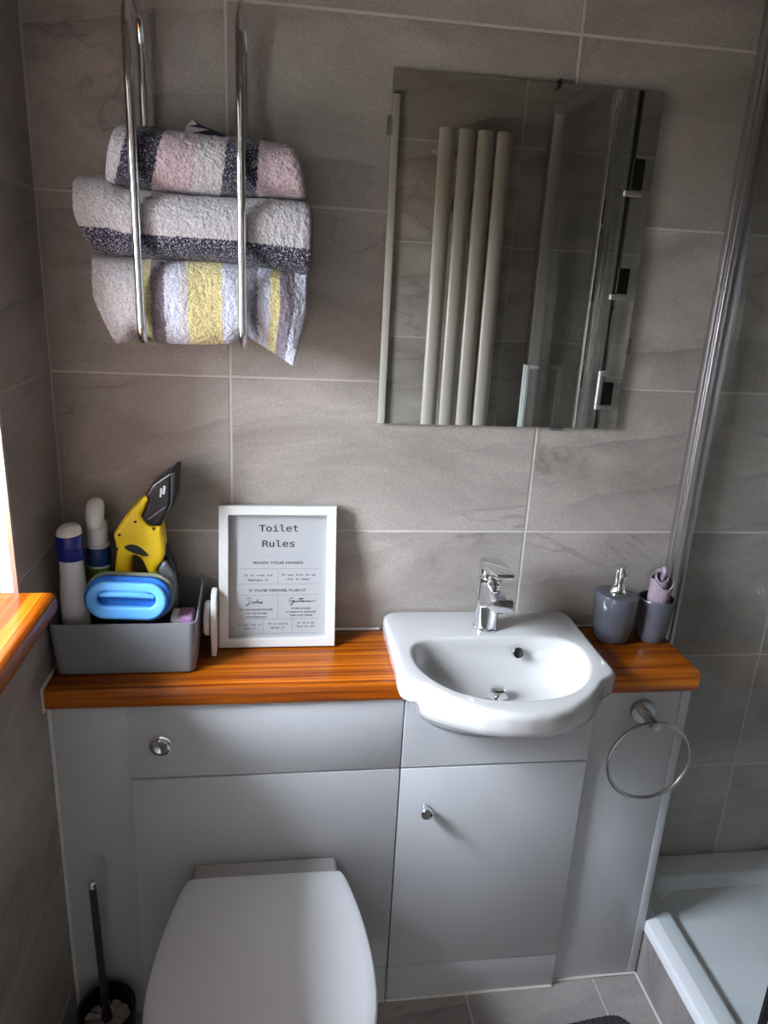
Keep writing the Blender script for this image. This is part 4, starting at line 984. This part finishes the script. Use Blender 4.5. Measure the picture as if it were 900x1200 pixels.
bm = B(); lathe(bm, [(0.045, 0), (0.045, 0.003), (0.04, 0.006), (0.002, 0.008)], (1.72, -0.85, TZ-0.049), 36); mesh_obj('drain_cover', bm, MT['chrome'], st)
rs = mesh_obj('riser', box(B(), 1.2475, 1.30, -D, -0.004, 0.002, 0.1285), MT['grout'], st)
for k in range(3):
    ya, yb2 = -0.19-0.36*k, max(-D+0.004, -0.55-0.36*k)
    bm = B(); box(bm, 1.2438, 1.2478, min(ya, yb2)+0.0015, max(ya, yb2)-0.0015, 0.004, 0.127, 0.0006, 1); mesh_obj('tile', bm, MT['floor_tile'], rs)
mesh_obj('sealant', box(B(), 1.2405, 1.2445, -D+0.004, YP-0.002, -0.0005, 0.004, 0.001), MT['sealant'], st)
ss = thing('shower_screen', 'clear glass shower screen in slim aluminium profiles beside the worktop', 'shower screen', (1.275, -0.55, TZ))
GX = 1.274
mesh_obj('glass_panel', box(B(), GX-0.003, GX+0.003, -0.655, -0.022, TZ+0.003, 2.03), MT['glass'], ss)
mesh_obj('door_glass', box(B(), GX+0.010, GX+0.016, -D+0.045, -0.61, TZ+0.012, 2.02), MT['glass'], ss)
bm = B()
box(bm, 1.2475, 1.2560, -0.020, -0.0005, TZ+0.001, 2.06, 0.003); box(bm, 1.2565, 1.2665, -0.026, -0.0005, TZ+0.001, 2.06, 0.002); box(bm, 1.2785, 1.2865, -0.026, -0.0005, TZ+0.001, 2.06, 0.002); box(bm, 1.2668, 1.2782, -0.021, -0.0005, TZ+0.001, 2.06)
mesh_obj('wall_profile', bm, MT['alu'], ss)
mesh_obj('glass_seal', box(B(), GX-0.0048, GX-0.0032, -0.050, -0.024, TZ+0.003, 2.03), MT['clear'], ss)
bm = B(); box(bm, GX-0.012, GX+0.020, -0.685, -0.655, TZ+0.001, 2.06, 0.003); mesh_obj('middle_post', bm, MT['chrome'], ss)
bm = B(); box(bm, GX-0.006, GX+0.006, -0.538, -0.530, TZ+0.003, 2.03); mesh_obj('door_seal', bm, MT['rubber'], ss)
bm = B(); box(bm, GX-0.020, GX+0.020, -D+0.006, -D+0.045, TZ+0.001, 2.06, 0.003); mesh_obj('wall_profile', bm, MT['alu'], ss)
bm = B(); box(bm, GX-0.016, GX+0.020, -D+0.045, -0.031, 2.0305, 2.06, 0.002); mesh_obj('top_rail', bm, MT['alu'], ss)
bm = B(); box(bm, GX-0.008, GX+0.016, -D+0.045, -0.690, TZ+0.001, TZ+0.010, 0.001); mesh_obj('bottom_seal', bm, MT['clear'], ss)
def dhandle(y_, z0, z1, w_, m_, nm):
    bm = B(); box(bm, GX-0.048, GX-0.036, y_-w_/2, y_+w_/2, z0, z1, 0.002); box(bm, GX-0.037, GX-0.004, y_-w_/2, y_+w_/2, z1-0.012, z1, 0.002); box(bm, GX-0.037, GX-0.004, y_-w_/2, y_+w_/2, z0, z0+0.012, 0.002)
    mesh_obj(nm, bm, m_, ss)
dhandle(-1.06, 0.92, 1.262, 0.020, MT['handle'], 'pull_handle'); dhandle(-1.035, 0.92, 1.262, 0.010, MT['handle'], 'pull_handle')
for z0, z1 in ((1.217, 1.317), (1.495, 1.60), (1.735, 1.85)):
    bm = B(); box(bm, GX-0.048, GX-0.004, -0.456, -0.444, z0, z0+0.012, 0.002)
    if z0 < 1.3: box(bm, GX-0.048, GX-0.036, -0.456, -0.444, z0+0.0121, z1-0.0121, 0.002); box(bm, GX-0.048, GX-0.004, -0.456, -0.444, z1-0.012, z1, 0.002)
    q = mesh_obj('glass_bracket', bm, MT['white'], ss)
    mesh_obj('insert', box(B(), GX-0.034, GX-0.006, -0.455, -0.445, z0+0.014, z0+(z1-z0)*0.72, 0.001), MT['black'], q)

# ------------------------------------------------------------------ radiator on the door wall, seen in the mirror
rd = thing('radiator', 'white vertical radiator of four oval columns, reflected in the mirror', 'radiator', (1.0, -D, 0.3))
RY = -D+0.062
for k in range(4):
    xk = 0.9145+k*0.0605
    ring = lambda z_, s_: [Vector((xk+0.0265*s_*math.cos(2*PI*i/28), RY+0.0145*s_*math.sin(2*PI*i/28), z_)) for i in range(28)]
    bm = B(); loft(bm, [ring(0.30, 0.9), ring(0.303, 1.0), ring(1.962, 1.0), ring(1.965, 0.9)], True, True, True); mesh_obj('column', bm, MT['radiator'], rd, 40)
for z_ in (0.36, 1.90):
    bm = B(); tube(bm, [(0.888, RY-0.022, z_), (1.122, RY-0.022, z_)], 0.013, 20); mesh_obj('manifold', bm, MT['radiator'], rd, 40)
for x_ in (0.945, 1.065):
    for z_ in (0.55, 1.75):
        mesh_obj('bracket', box(B(), x_-0.012, x_+0.012, -D+0.0005, RY-0.012, z_-0.02, z_+0.02, 0.002), MT['radiator'], rd)
bm = B(); lathe(bm, [(0.009, 0), (0.009, 0.012), (0.006, 0.014), (0.006, 0.018)], (0.887, RY-0.022, 1.90), 20, (-1, 0, 0)); mesh_obj('bleed_valve', bm, MT['chrome'], rd)
bm = B(); tube(bm, [(0.9145, RY, 0.30), (0.9145, RY, 0.12), (0.9145, RY, 0.001)], 0.0075, 14); mesh_obj('pipe', bm, MT['chrome'], rd, 60)
bm = B(); tube(bm, [(1.096, RY, 0.30), (1.096, RY, 0.12), (1.096, RY, 0.001)], 0.0075, 14); mesh_obj('pipe', bm, MT['chrome'], rd, 60)
